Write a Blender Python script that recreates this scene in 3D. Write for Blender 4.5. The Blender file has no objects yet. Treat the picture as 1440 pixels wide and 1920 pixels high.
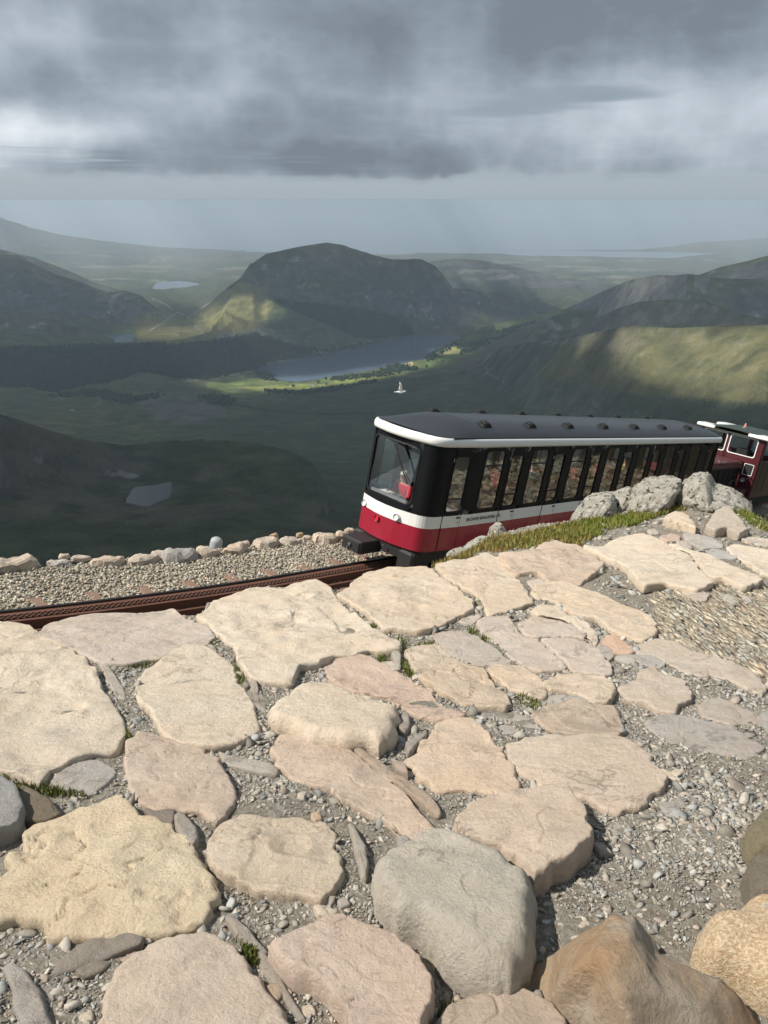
import bpy, bmesh, math, random
import numpy as np
from mathutils import Vector, Matrix, geometry
R = math.radians
rnd = random.Random(7)
rng = np.random.default_rng(11)
S = bpy.context.scene
C = S.collection

# ------------------------------------------------------------------ camera
F, CX, CY, PT = 1450.0, 720.0, 960.0, R(22)
cam = bpy.data.cameras.new('camera'); camo = bpy.data.objects.new('camera', cam); C.objects.link(camo)
cam.sensor_fit = 'VERTICAL'; cam.sensor_height = 36; cam.lens = F / 1920 * 36
cam.clip_start = 0.05; cam.clip_end = 150000
camo.location = (0, 0, 0); camo.rotation_euler = (R(90) - PT, 0, 0)
S.camera = camo

# ------------------------------------------------------------------ light
SUN_AZ, SUN_EL = R(-97), R(50)          # azimuth from the view direction (negative = left)
TOSUN = np.array([math.sin(SUN_AZ) * math.cos(SUN_EL), math.cos(SUN_AZ) * math.cos(SUN_EL), math.sin(SUN_EL)])
SUN_STRENGTH, SKY_STRENGTH, HAZE = 5.0, 0.10, 7.7e-5
sl = bpy.data.lights.new('sun', 'SUN'); sl.energy = SUN_STRENGTH; sl.angle = R(0.5); sl.color = (1.0, 0.94, 0.84)
so = bpy.data.objects.new('sun', sl); C.objects.link(so)
so.rotation_euler = Vector(TOSUN).to_track_quat('Z', 'Y').to_euler()

W = bpy.data.worlds.new('World'); S.world = W; W.use_nodes = True
wn, wl = W.node_tree.nodes, W.node_tree.links
wn.clear()
wo = wn.new('ShaderNodeOutputWorld'); sky = wn.new('ShaderNodeTexSky'); sky.sky_type = 'NISHITA'; sky.sun_disc = False
sky.sun_elevation = SUN_EL; sky.sun_rotation = SUN_AZ
b1 = wn.new('ShaderNodeBackground'); b1.inputs[1].default_value = SKY_STRENGTH; wl.new(sky.outputs[0], b1.inputs[0])
b2 = wn.new('ShaderNodeBackground'); b2.inputs[1].default_value = 0.85
tc = wn.new('ShaderNodeTexCoord'); sepw = wn.new('ShaderNodeSeparateXYZ'); wl.new(tc.outputs['Generated'], sepw.inputs[0])
nw = wn.new('ShaderNodeTexNoise'); nw.inputs['Scale'].default_value = 4.5; nw.inputs['Detail'].default_value = 5
mpw = wn.new('ShaderNodeMapping'); mpw.inputs['Scale'].default_value = (1, 1, 3); wl.new(tc.outputs['Generated'], mpw.inputs[0]); wl.new(mpw.outputs[0], nw.inputs[0])
crw = wn.new('ShaderNodeValToRGB'); wl.new(nw.outputs[0], crw.inputs[0])
crw.color_ramp.elements[0].position = 0.35; crw.color_ramp.elements[0].color = (0.23, 0.28, 0.33, 1)
crw.color_ramp.elements[1].position = 0.72; crw.color_ramp.elements[1].color = (0.34, 0.40, 0.46, 1)
hr = wn.new('ShaderNodeValToRGB'); wl.new(sepw.outputs[2], hr.inputs[0]); hr.color_ramp.elements[0].position = 0.03; hr.color_ramp.elements[1].position = 0.10
hr.color_ramp.elements[0].color = (1, 1, 1, 1); hr.color_ramp.elements[1].color = (0, 0, 0, 1)
hm = wn.new('ShaderNodeMix'); hm.data_type = 'RGBA'; wl.new(hr.outputs[0], hm.inputs[0]); wl.new(crw.outputs[0], hm.inputs[6]); hm.inputs[7].default_value = (0.385, 0.46, 0.53, 1)
wl.new(hm.outputs[2], b2.inputs[0])
mxw = wn.new('ShaderNodeMixShader'); mxw.inputs[0].default_value = 0.85
wl.new(b1.outputs[0], mxw.inputs[1]); wl.new(b2.outputs[0], mxw.inputs[2]); wl.new(mxw.outputs[0], wo.inputs[0])

S.view_settings.view_transform = 'Standard'; S.view_settings.look = 'None'
S.view_settings.exposure = 0.25; S.view_settings.gamma = 1.0; S.view_settings.use_curve_mapping = False
S.render.engine = 'CYCLES'
cy = S.cycles
cy.use_denoising = True
try: cy.denoiser = 'OPENIMAGEDENOISE'
except Exception: pass
cy.max_bounces = 8; cy.diffuse_bounces = 3; cy.glossy_bounces = 4; cy.transmission_bounces = 4
cy.transparent_max_bounces = 16; cy.volume_bounces = 4; cy.sample_clamp_indirect = 6

# ------------------------------------------------------------------ maths helpers
cP, sP = math.cos(PT), math.sin(PT)
def ray(px, py):
    a = (np.asarray(px, float) - CX) / F; b = (CY - np.asarray(py, float)) / F
    return np.stack([a, cP + b * sP, -sP + b * cP], -1)
def proj(P):
    P = np.asarray(P, float); x, y, z = P[..., 0], P[..., 1], P[..., 2]
    d = y * cP - z * sP; u = y * sP + z * cP
    d = np.where(d > 1e-3, d, 1e-3)
    return CX + F * x / d, CY - F * u / d
def PD(px, py, d):                      # the point of a picture ray at horizontal distance d
    v = ray(px, py); return v * (d / np.hypot(v[..., 0], v[..., 1]))[..., None] if v.ndim > 1 else v * (d / math.hypot(v[0], v[1]))
def PZ(px, py, z):
    v = ray(px, py); t = z / v[..., 2]; return v * t[..., None] if v.ndim > 1 else v * t

def _h(ix, iy, iz, seed):
    n = (ix.astype(np.int64) * 374761393 + iy.astype(np.int64) * 668265263 + iz.astype(np.int64) * 2147483647 + seed * 144269) & 0xffffffff
    n = ((n ^ (n >> 13)) * 1274126177) & 0xffffffff
    n = ((n ^ (n >> 16)) * 2246822519) & 0xffffffff
    return ((n ^ (n >> 15)) & 0xffffff) / float(0xffffff) * 2 - 1
def vnoise(p, seed=0):
    i = np.floor(p).astype(np.int64); f = p - i; u = f * f * f * (f * (f * 6 - 15) + 10)
    x0, y0, z0 = i[..., 0], i[..., 1], i[..., 2]; r = 0
    for dx in (0, 1):
        wx = u[..., 0] if dx else 1 - u[..., 0]
        for dy in (0, 1):
            wy = u[..., 1] if dy else 1 - u[..., 1]
            for dz in (0, 1):
                wz = u[..., 2] if dz else 1 - u[..., 2]
                r = r + wx * wy * wz * _h(x0 + dx, y0 + dy, z0 + dz, seed)
    return r
def fbm(p, octv=5, seed=0, gain=0.5, lac=2.03):
    r = 0; a = 1; s = 0; q = np.array(p, float)
    for k in range(octv):
        r = r + a * vnoise(q, seed + k * 17); s += a; a *= gain; q = q * lac + 3.7
    return r / s
def ridged(p, octv=5, seed=0, gain=0.5):
    r = 0; a = 1; s = 0; q = np.array(p, float)
    for k in range(octv):
        n = 1 - np.abs(vnoise(q, seed + k * 31)) * 1.7; r = r + a * n; s += a; a *= gain; q = q * 2.07 + 1.3
    return r / s
def sstep(a, b, x):
    t = np.clip((x - a) / (b - a), 0, 1); return t * t * (3 - 2 * t)
class TPS:
    def __init__(s, X, v, lam=1e-6):
        X = np.asarray(X, float); s.X = X; n = len(X); A = np.zeros((n + 3, n + 3))
        A[:n, :n] = s.k(X[:, None] - X[None]) + lam * np.eye(n); A[:n, n] = 1; A[:n, n + 1:] = X; A[n:, :n] = A[:n, n:].T
        s.w = np.linalg.solve(A, np.r_[np.asarray(v, float), 0, 0, 0])
    @staticmethod
    def k(D):
        r2 = (D ** 2).sum(-1) + 1e-12; return 0.5 * r2 * np.log(r2)
    def __call__(s, x, y):
        x, y = np.broadcast_arrays(np.asarray(x, float), np.asarray(y, float)); sh = x.shape; Q = np.stack([x.ravel(), y.ravel()], -1); out = np.empty(len(Q)); n = len(s.X)
        for i in range(0, len(Q), 60000):
            q = Q[i:i + 60000]; out[i:i + 60000] = s.k(q[:, None] - s.X[None]) @ s.w[:n] + s.w[n] + q @ s.w[n + 1:]
        return out.reshape(sh)
def inpoly(x, y, poly):
    poly = np.asarray(poly, float); c = np.zeros(np.shape(x), bool); n = len(poly)
    for i in range(n):
        x1, y1 = poly[i]; x2, y2 = poly[(i + 1) % n]
        if y1 == y2: continue
        m = ((y1 > y) != (y2 > y)) & (x < (x2 - x1) * (y - y1) / (y2 - y1) + x1); c ^= m
    return c
def dpoly(x, y, poly, closed=True):
    poly = np.asarray(poly, float); d = np.full(np.shape(x), 1e18); n = len(poly)
    for i in range(n if closed else n - 1):
        a = poly[i]; b = poly[(i + 1) % n]; e = b - a; L = e @ e + 1e-12
        t = np.clip(((x - a[0]) * e[0] + (y - a[1]) * e[1]) / L, 0, 1)
        d = np.minimum(d, (x - a[0] - t * e[0]) ** 2 + (y - a[1] - t * e[1]) ** 2)
    return np.sqrt(d)
def catmull(pts, n, kk=0.38):                    # closed smooth resample
    P = np.asarray(pts, float); m = len(P); out = []
    seg = np.hypot(*(np.roll(P, -1, 0) - P)[:, :2].T); cum = np.r_[0, np.cumsum(seg)]
    for s in np.linspace(0, cum[-1], n, endpoint=False):
        i = min(int(np.searchsorted(cum, s, 'right')) - 1, m - 1); t = (s - cum[i]) / max(seg[i], 1e-9)
        a, b, c, d = P[(i - 1) % m], P[i], P[(i + 1) % m], P[(i + 2) % m]
        h00 = 2*t**3 - 3*t**2 + 1; h10 = t**3 - 2*t**2 + t; h01 = -2*t**3 + 3*t**2; h11 = t**3 - t**2
        k = kk
        out.append(h00 * b + h10 * k * (c - a) + h01 * c + h11 * k * (d - b))
    return np.array(out)

# ------------------------------------------------------------------ object helpers
def link(o, parent=None):
    C.objects.link(o)
    if parent is not None: o.parent = parent
    return o
def tag(o, label=None, cat=None, group=None, kind=None):
    if label: o['label'] = label
    if cat: o['category'] = cat
    if group: o['group'] = group
    if kind: o['kind'] = kind
    return o
def meshobj(name, V, Fc, mat=None, parent=None, smooth=False, col=None, midx=None):
    me = bpy.data.meshes.new(name)
    V = np.asarray(V, np.float32).reshape(-1, 3)
    if isinstance(Fc, np.ndarray):
        k = Fc.shape[1]; n = len(Fc)
        me.vertices.add(len(V)); me.vertices.foreach_set('co', V.ravel())
        me.loops.add(n * k); me.loops.foreach_set('vertex_index', Fc.astype(np.int32).ravel())
        me.polygons.add(n); me.polygons.foreach_set('loop_start', np.arange(0, n * k, k, dtype=np.int32))
        try: me.polygons.foreach_set('loop_total', np.full(n, k, np.int32))
        except Exception: pass
        me.update(calc_edges=True); me.validate()
    else:
        me.from_pydata([tuple(v) for v in V], [], Fc); me.update()
    if smooth: me.polygons.foreach_set('use_smooth', np.ones(len(me.polygons), bool))
    if mat is not None:
        for m in (mat if isinstance(mat, (list, tuple)) else [mat]): me.materials.append(m)
    if midx is not None: me.polygons.foreach_set('material_index', np.asarray(midx, np.int32))
    if col is not None:
        a = me.color_attributes.new('Col', 'FLOAT_COLOR', 'POINT'); c = np.ones((len(V), 4), np.float32); c[:, :3] = col; a.data.foreach_set('color', c.ravel())
    return link(bpy.data.objects.new(name, me), parent)
def gridfaces(nu, nv, wrap=False):
    i, j = np.meshgrid(np.arange(nu if wrap else nu - 1), np.arange(nv - 1), indexing='ij')
    i2 = (i + 1) % nu
    return np.stack([i * nv + j, i2 * nv + j, i2 * nv + j + 1, i * nv + j + 1], -1).reshape(-1, 4)
class MB:                               # collects boxes, tubes and sheets into one mesh
    def __init__(s): s.V = []; s.F = []; s.M = []
    def add(s, V, Fc, m=0):
        o = len(s.V); s.V += [tuple(map(float, v)) for v in V]; s.F += [tuple(int(i) + o for i in f) for f in Fc]; s.M += [m] * len(Fc); return s
    def box(s, x0, x1, y0, y1, z0, z1, m=0, bev=0.0):
        if bev > 0:
            b = bev; P = []
            for z, k in ((z0, b), (z0 + b, 0), (z1 - b, 0), (z1, b)):
                for (x, y) in ((x0 + b, y0), (x1 - b, y0), (x1, y0 + b), (x1, y1 - b), (x1 - b, y1), (x0 + b, y1), (x0, y1 - b), (x0, y0 + b)):
                    cx, cy_ = (x0 + x1) / 2, (y0 + y1) / 2
                    P.append((x + (k if x < cx else -k), y + (k if y < cy_ else -k), z))
            Fc = [tuple(range(7, -1, -1)), tuple(range(24, 32))]
            for r in range(3):
                for i in range(8): j = (i + 1) % 8; Fc.append((r*8+i, r*8+j, r*8+8+j, r*8+8+i))
            return s.add(P, Fc, m)
        V = [(x, y, z) for z in (z0, z1) for (x, y) in ((x0, y0), (x1, y0), (x1, y1), (x0, y1))]
        return s.add(V, [(3,2,1,0),(4,5,6,7),(0,1,5,4),(1,2,6,5),(2,3,7,6),(3,0,4,7)], m)
    def tube(s, pts, r, n=8, m=0, cap=True):
        pts = [Vector(p) for p in pts]; rr = r if isinstance(r, (list, tuple)) else [r] * len(pts); V = []
        for i, p in enumerate(pts):
            d = (pts[min(i + 1, len(pts) - 1)] - pts[max(i - 1, 0)]).normalized()
            a = d.cross(Vector((0, 0, 1)));
            if a.length < 0.1: a = d.cross(Vector((1, 0, 0)))
            a.normalize(); b = d.cross(a)
            for k in range(n): t = 2 * math.pi * k / n; V.append(p + (a * math.cos(t) + b * math.sin(t)) * rr[i])
        Fc = [(i*n+k, i*n+(k+1) % n, (i+1)*n+(k+1) % n, (i+1)*n+k) for i in range(len(pts) - 1) for k in range(n)]
        if cap: Fc += [tuple(range(n - 1, -1, -1)), tuple(range((len(pts)-1)*n, len(pts)*n))]
        return s.add(V, Fc, m)
    def build(s, name, mat, parent=None, smooth=False):
        return meshobj(name, s.V, s.F, mat, parent, smooth, midx=s.M if isinstance(mat, (list, tuple)) else None)

# ------------------------------------------------------------------ materials
def nodes(name):
    m = bpy.data.materials.new(name); m.use_nodes = True; nt = m.node_tree
    b = nt.nodes['Principled BSDF']; return m, nt, b
def noise(nt, scale, detail=6, rough=0.55, vec=None, out='Fac', dist=0.0):
    n = nt.nodes.new('ShaderNodeTexNoise'); n.inputs['Scale'].default_value = scale; n.inputs['Detail'].default_value = detail
    n.inputs['Roughness'].default_value = rough; n.inputs['Distortion'].default_value = dist
    if vec is not None: nt.links.new(vec, n.inputs['Vector'])
    return n.outputs[out]
def coord(nt, which='Object', scale=None, rot=None):
    t = nt.nodes.new('ShaderNodeTexCoord'); v = t.outputs[which]
    if scale or rot:
        m = nt.nodes.new('ShaderNodeMapping'); nt.links.new(v, m.inputs[0])
        if scale: m.inputs['Scale'].default_value = scale
        if rot: m.inputs['Rotation'].default_value = rot
        v = m.outputs[0]
    return v
def math_(nt, op, a, b=None, c=None, clamp=False):
    n = nt.nodes.new('ShaderNodeMath'); n.operation = op; n.use_clamp = clamp
    for i, x in enumerate((a, b, c)):
        if x is None: continue
        if isinstance(x, (int, float)): n.inputs[i].default_value = x
        else: nt.links.new(x, n.inputs[i])
    return n.outputs[0]
def ramp(nt, fac, stops):
    r = nt.nodes.new('ShaderNodeValToRGB'); nt.links.new(fac, r.inputs[0]); e = r.color_ramp.elements
    while len(e) < len(stops): e.new(0.5)
    for k, (p, c) in enumerate(stops):
        e[k].position = p; e[k].color = (c, c, c, 1) if isinstance(c, (int, float)) else (*c, 1)
    return r.outputs[0]
def mix(nt, fac, a, b, mode='MIX'):
    n = nt.nodes.new('ShaderNodeMix'); n.data_type = 'RGBA'; n.blend_type = mode
    for i, x in ((0, fac), (6, a), (7, b)):
        if isinstance(x, (int, float)): n.inputs[i].default_value = x
        elif isinstance(x, tuple): n.inputs[i].default_value = (*x, 1)
        else: nt.links.new(x, n.inputs[i])
    return n.outputs[2]
def bump(nt, b, h, dist, strength=1.0):
    n = nt.nodes.new('ShaderNodeBump'); n.inputs['Distance'].default_value = dist; n.inputs['Strength'].default_value = strength
    nt.links.new(h, n.inputs['Height']); nt.links.new(n.outputs[0], b.inputs['Normal'])
def simple(name, c, rough=0.5, metal=0.0, var=0.12, scale=8, coat=0.0, bmp=0.0, spec=0.5):
    m, nt, b = nodes(name); v = coord(nt)
    n = noise(nt, scale, 5, 0.6, v)
    col = mix(nt, n, tuple(max(0, x * (1 - var)) for x in c), tuple(min(1, x * (1 + var)) for x in c))
    nt.links.new(col, b.inputs['Base Color']); b.inputs['Metallic'].default_value = metal
    r = math_(nt, 'MULTIPLY_ADD', n, 0.15, rough - 0.07); nt.links.new(r, b.inputs['Roughness'])
    b.inputs['Coat Weight'].default_value = coat; b.inputs['Coat Roughness'].default_value = 0.08; b.inputs['Specular IOR Level'].default_value = spec
    if bmp: bump(nt, b, noise(nt, scale * 6, 5, 0.6, v), bmp)
    return m
M = {}
# foreground sandstone / slate, hue from the object's own colour
def rockmat(name, bscale=1.0, bdist=0.012, stain=0.35):
    m, nt, b = nodes(name); g = nt.nodes.new('ShaderNodeNewGeometry'); v = g.outputs['Position']
    oi = nt.nodes.new('ShaderNodeObjectInfo'); base = oi.outputs['Color']
    big = noise(nt, 2.6, 5, 0.6, v); fine = noise(nt, 55, 8, 0.7, v); mid = noise(nt, 14, 8, 0.7, v)
    c = mix(nt, ramp(nt, big, [(0.3, 0.0), (0.7, 1.0)]), base, mix(nt, 1.0, base, (1.0, 0.93, 0.86), 'MULTIPLY'))
    c = mix(nt, math_(nt, 'MULTIPLY', ramp(nt, mid, [(0.50, 0.0), (0.68, 1.0)]), stain), c, mix(nt, 1.0, base, (0.62, 0.58, 0.53), 'MULTIPLY'))
    c = mix(nt, math_(nt, 'MULTIPLY', ramp(nt, fine, [(0.52, 0.0), (0.66, 1.0)]), 0.42), c, mix(nt, 1.0, base, (0.55, 0.53, 0.50), 'MULTIPLY'))
    c = mix(nt, math_(nt, 'MULTIPLY', ramp(nt, noise(nt, 6.0, 6, 0.7, v), [(0.58, 0.0), (0.74, 1.0)]), 0.35), c, mix(nt, 1.0, base, (1.12, 1.10, 1.05), 'MULTIPLY'))
    c = mix(nt, math_(nt, 'MULTIPLY', ramp(nt, noise(nt, 1.9, 9, 0.72, v), [(0.56, 0.0), (0.66, 1.0)]), 0.5), c, (0.30, 0.26, 0.205))
    c = mix(nt, 1.0, c, (1.13, 1.10, 1.13), 'MULTIPLY')
    nt.links.new(c, b.inputs['Base Color']); b.inputs['Roughness'].default_value = 0.85; b.inputs['Specular IOR Level'].default_value = 0.25
    vs = coord(nt, 'Object', scale=(1, 2.2, 3)); cr = noise(nt, 2.6 * bscale, 10, 0.62, v, dist=0.25)
    crack = ramp(nt, math_(nt, 'ABSOLUTE', math_(nt, 'SUBTRACT', cr, 0.5)), [(0.0, 0.0), (0.004, 0.5), (0.012, 1.0)])
    cm = ramp(nt, noise(nt, 3.1, 3, 0.5, v), [(0.50, 0.0), (0.60, 1.0)])
    h = math_(nt, 'ADD', math_(nt, 'MULTIPLY', noise(nt, 26 * bscale, 12, 0.78, v), 1.0), math_(nt, 'MULTIPLY', math_(nt, 'MULTIPLY', crack, cm), 0.3))
    h = math_(nt, 'ADD', h, math_(nt, 'MULTIPLY', noise(nt, 120, 4, 0.7, v), 0.25))
    bump(nt, b, h, bdist)
    return m
M['rock'] = rockmat('weathered_stone', 1.0, 0.022, 0.42)
M['rough_rock'] = rockmat('rough_stone', 0.9, 0.03, 0.3)
# lichen rock
m, nt, b = nodes('lichen_rock'); g = nt.nodes.new('ShaderNodeNewGeometry'); v = g.outputs['Position']
n1 = noise(nt, 7, 8, 0.7, v); n2 = noise(nt, 16, 8, 0.75, v, dist=0.5)
c = mix(nt, ramp(nt, n1, [(0.35, 0.0), (0.65, 1.0)]), (0.46, 0.43, 0.36), (0.62, 0.58, 0.50))
c = mix(nt, ramp(nt, n2, [(0.52, 0.0), (0.55, 1.0)]), c, (0.72, 0.69, 0.62))
c = mix(nt, ramp(nt, noise(nt, 15, 6, 0.75, v, dist=0.4), [(0.555, 0.0), (0.585, 1.0)]), c, (0.06, 0.055, 0.045))
c = mix(nt, ramp(nt, noise(nt, 5, 6, 0.7, v), [(0.62, 0.0), (0.68, 1.0)]), c, (0.22, 0.16, 0.08))
nt.links.new(c, b.inputs['Base Color']); b.inputs['Roughness'].default_value = 0.95; b.inputs['Specular IOR Level'].default_value = 0.15
bump(nt, b, noise(nt, 12, 12, 0.78, v), 0.10); M['lichen'] = m
# gravel and shards: tint per stone
def tintmat(name, mul=1.0, bd=0.003):
    m, nt, b = nodes(name); a = nt.nodes.new('ShaderNodeVertexColor'); a.layer_name = 'Col'
    g = nt.nodes.new('ShaderNodeNewGeometry'); n = noise(nt, 60, 6, 0.7, g.outputs['Position'])
    c = mix(nt, ramp(nt, n, [(0.35, 0.0), (0.7, 1.0)]), mix(nt, 1.0, a.outputs[0], (0.75, 0.75, 0.75), 'MULTIPLY'), mix(nt, 1.0, a.outputs[0], (1.15, 1.13, 1.1), 'MULTIPLY'))
    nt.links.new(c, b.inputs['Base Color']); b.inputs['Roughness'].default_value = 0.9; b.inputs['Specular IOR Level'].default_value = 0.25
    bump(nt, b, n, bd); return m
M['gravel'] = tintmat('loose_gravel')
# ground soil
m, nt, b = nodes('path_soil'); g = nt.nodes.new('ShaderNodeNewGeometry'); v = g.outputs['Position']
n1 = noise(nt, 1.3, 6, 0.6, v); n2 = noise(nt, 45, 8, 0.7, v); n3 = noise(nt, 9, 6, 0.65, v)
c = mix(nt, ramp(nt, n1, [(0.35, 0.0), (0.65, 1.0)]), (0.15, 0.125, 0.095), (0.24, 0.21, 0.165))
c = mix(nt, ramp(nt, n2, [(0.40, 0.0), (0.62, 1.0)]), c, (0.34, 0.315, 0.27))
c = mix(nt, ramp(nt, n3, [(0.55, 0.0), (0.75, 0.7)]), c, (0.12, 0.10, 0.078))
a = nt.nodes.new('ShaderNodeVertexColor'); a.layer_name = 'Col'
c = mix(nt, 1.0, c, a.outputs[0], 'MULTIPLY')
nt.links.new(c, b.inputs['Base Color']); b.inputs['Roughness'].default_value = 0.95; b.inputs['Specular IOR Level'].default_value = 0.15
bump(nt, b, math_(nt, 'ADD', n2, math_(nt, 'MULTIPLY', n3, 0.8)), 0.02); M['soil'] = m
# far terrain
m, nt, b = nodes('hillside'); g = nt.nodes.new('ShaderNodeNewGeometry'); v = g.outputs['Position']
a = nt.nodes.new('ShaderNodeVertexColor'); a.layer_name = 'Col'
n1 = noise(nt, 0.012, 10, 0.68, v); n2 = noise(nt, 0.06, 6, 0.7, v)
c = mix(nt, ramp(nt, n1, [(0.35, 0.0), (0.68, 1.0)]), mix(nt, 1.0, a.outputs[0], (0.60, 0.66, 0.64), 'MULTIPLY'), mix(nt, 1.0, a.outputs[0], (1.5, 1.38, 1.3), 'MULTIPLY'))
c = mix(nt, ramp(nt, n2, [(0.55, 0.0), (0.72, 0.5)]), c, mix(nt, 1.0, a.outputs[0], (1.7, 1.6, 1.5), 'MULTIPLY'))
c = mix(nt, math_(nt, 'MULTIPLY', ramp(nt, noise(nt, 0.16, 5, 0.8, v), [(0.57, 0.0), (0.68, 1.0)]), 0.85), c, mix(nt, 1.0, a.outputs[0], (2.6, 2.5, 2.4), 'MULTIPLY'))
nt.links.new(c, b.inputs['Base Color']); b.inputs['Roughness'].default_value = 1.0; b.inputs['Specular IOR Level'].default_value = 0.0
bump(nt, b, math_(nt, 'ADD', n1, math_(nt, 'MULTIPLY', n2, 0.3)), 22.0); M['hill'] = m
# water
m, nt, b = nodes('lake_water'); g = nt.nodes.new('ShaderNodeNewGeometry')
b.inputs['Base Color'].default_value = (0.10, 0.145, 0.20, 1); b.inputs['Roughness'].default_value = 0.12; b.inputs['IOR'].default_value = 1.33
bump(nt, b, noise(nt, 0.08, 8, 0.7, g.outputs['Position']), 0.25); M['water'] = m
m2 = m.copy(); m2.name = 'tarn_water'; m2.node_tree.nodes['Principled BSDF'].inputs['Base Color'].default_value = (0.008, 0.014, 0.02, 1); m2.node_tree.nodes['Principled BSDF'].inputs['Specular IOR Level'].default_value = 0.3; M['tarn'] = m2
def vcol(name, rough=0.9, trans=0.0):
    m, nt, b = nodes(name); a = nt.nodes.new('ShaderNodeVertexColor'); a.layer_name = 'Col'
    nt.links.new(a.outputs[0], b.inputs['Base Color']); b.inputs['Roughness'].default_value = rough; b.inputs['Specular IOR Level'].default_value = 0.2
    return m
M['grass'] = vcol('grass_blades', 0.7); M['wood'] = vcol('tree_foliage', 1.0)

# ------------------------------------------------------------------ haze
HB = 47000.0
m = bpy.data.materials.new('air_haze'); m.use_nodes = True; nt = m.node_tree; nt.nodes.clear()
o_ = nt.nodes.new('ShaderNodeOutputMaterial'); pv = nt.nodes.new('ShaderNodeVolumePrincipled')
pv.inputs['Density'].default_value = HAZE; pv.inputs['Color'].default_value = (0.79, 0.90, 1.0, 1); pv.inputs['Anisotropy'].default_value = 0.1
nt.links.new(pv.outputs[0], o_.inputs['Volume'])
hz = MB(); hz.box(-HB, HB, -HB, HB, -1105, 0.5)
hz = hz.build('haze', m); tag(hz, 'pale blue grey haze filling the valley out to the coast', kind='stuff')

# ------------------------------------------------------------------ cloud deck (also shades the valley)
DZ = 205.0
ctl = [(0,20,.45),(300,20,.62),(700,20,.8),(1100,20,.92),(1440,20,.9),(-300,20,.5),(1740,20,.8),
 (0,100,.35),(200,100,.5),(400,100,.62),(700,100,.72),(1000,100,.88),(1300,100,.85),
 (0,190,.55),(200,190,.58),(400,190,.45),(600,190,.6),(760,190,.45),(900,190,.5),(1060,190,.3),(1200,190,.22),(1400,190,.12),
 (0,262,-.25),(70,258,-.45),(150,265,.2),(250,262,.66),(500,265,.78),(700,265,.72),(900,265,.5),(1100,265,.28),(1300,255,.15),(1440,250,.15),
 (50,318,.3),(200,318,.75),(400,322,.88),(650,326,.92),(850,326,.85),(960,320,.5),(1150,318,.4),(1400,315,.3),
 (0,352,.32),(300,352,.25),(650,356,.3),(900,358,.25),(1100,352,.35),(1250,350,.5),(1400,350,.4),(-300,262,.4),(1740,260,.35),(-300,352,.3),(1740,350,.3)]
ctps = TPS([(a / 300, b / 100) for a, b, c in ctl], [c for a, b, c in ctl], 0.01)
naz, nr = 520, 300
azs = np.r_[np.linspace(-180, -45, 60, endpoint=False), np.linspace(-45, 45, 400, endpoint=False), np.linspace(45, 180, 60, endpoint=False)]
azs = np.radians(azs); naz = len(azs)
rs = np.r_[np.linspace(20, 760, 60, endpoint=False), np.geomspace(760, 26000, 290)]; nr = len(rs)
AZ, RR = np.meshgrid(azs, rs, indexing='ij'); X, Y = RR * np.sin(AZ), RR * np.cos(AZ)
w3 = np.stack([X / 1500, Y / 1500, 0 * X], -1); lp = np.stack([np.sin(AZ) * 7, np.cos(AZ) * 7, DZ / (RR + 40) * 12], -1)
px, py = proj(np.stack([X, Y, 0 * X + DZ], -1))
infr = sstep(-500, -150, px) * (1 - sstep(1590, 1940, px)) * (Y > 100) * sstep(-200, -20, py)
n_a = fbm(lp * 1.6, 6, 5, 0.56) ; n_b = fbm(w3, 6, 9, 0.55)
wx = px + 70 * fbm(lp * 2.2, 4, 21) ; wy = py + 26 * fbm(lp * 2.2 + 9, 5, 22, .55)
tv = ctps(np.clip(wx, -350, 1790) / 300, np.clip(wy, 0, 372) / 100)
base = 0.6 + 0.5 * n_b
n_c = ridged(lp * 2.0, 5, 15, .55) - .52
tv = .52 + 1.08 * (tv - .55)
dark = tv * infr + base * (1 - infr) + 0.36 * n_a - 0.26 * n_c
dark = np.clip(dark, -0.5, 1.15)
# gaps through which the sun reaches the ground
alpha = np.full(X.shape, 0.985)
def gap(P, r, k=1.0, edge=0.5):
    global alpha
    t = (DZ - P[2]) / TOSUN[2]; c = P + TOSUN * t
    d = np.hypot(X - c[0], Y - c[1]) / r + 0.28 * fbm(np.stack([X / r, Y / r, 0 * X], -1) * 1.6, 3, 33)
    alpha = alpha * (1 - k * (1 - sstep(1 - edge, 1 + edge, d)))
gap(np.array([2., 9, -4]), 230, 1.0, 0.35)

# ------------------------------------------------------------------ far terrain
base_pts = []
def bz(px, py, z): P = PZ(px, py, z); base_pts.append((math.atan2(P[0], P[1]), math.hypot(P[0], P[1]), z))
def bd(px, py, dk): P = PD(px, py, dk * 1000); base_pts.append((math.atan2(P[0], P[1]), dk * 1000, P[2]))
for a in [(500,705,-941),(650,700,-941),(850,632,-941),(700,655,-941),(560,730,-932),(760,705,-925),(900,640,-930),(0,700,-875),(0,652,-850),(180,637,-846),
          (250,636,-846),(300,650,-850),(400,650,-890),(200,745,-880),(400,755,-890),(600,745,-905),(0,765,-815),(500,800,-850),(600,860,-780),(650,940,-640),
          (1000,775,-790),(1300,760,-700),(760,755,-880),(200,1030,-480),(0,1035,-470),(600,985,-520),(400,940,-505),(275,928,-530),(310,915,-530),(100,900,-515),(350,880,-560),
          (500,900,-600),(300,535,-982),(370,532,-982),(340,580,-920),(300,608,-845),(330,600,-840),(0,495,-1040),(200,500,-1030),(480,498,-1040),(720,495,-1040),(1000,495,-1060),(1440,495,-1060),
          (900,530,-990),(1000,600,-955),(1100,560,-970),(500,540,-960),(960,610,-950),(0,560,-900),(120,540,-960),
          (1150,780,-700),(1440,790,-560),(1440,700,-640)]: bz(*a)
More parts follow.
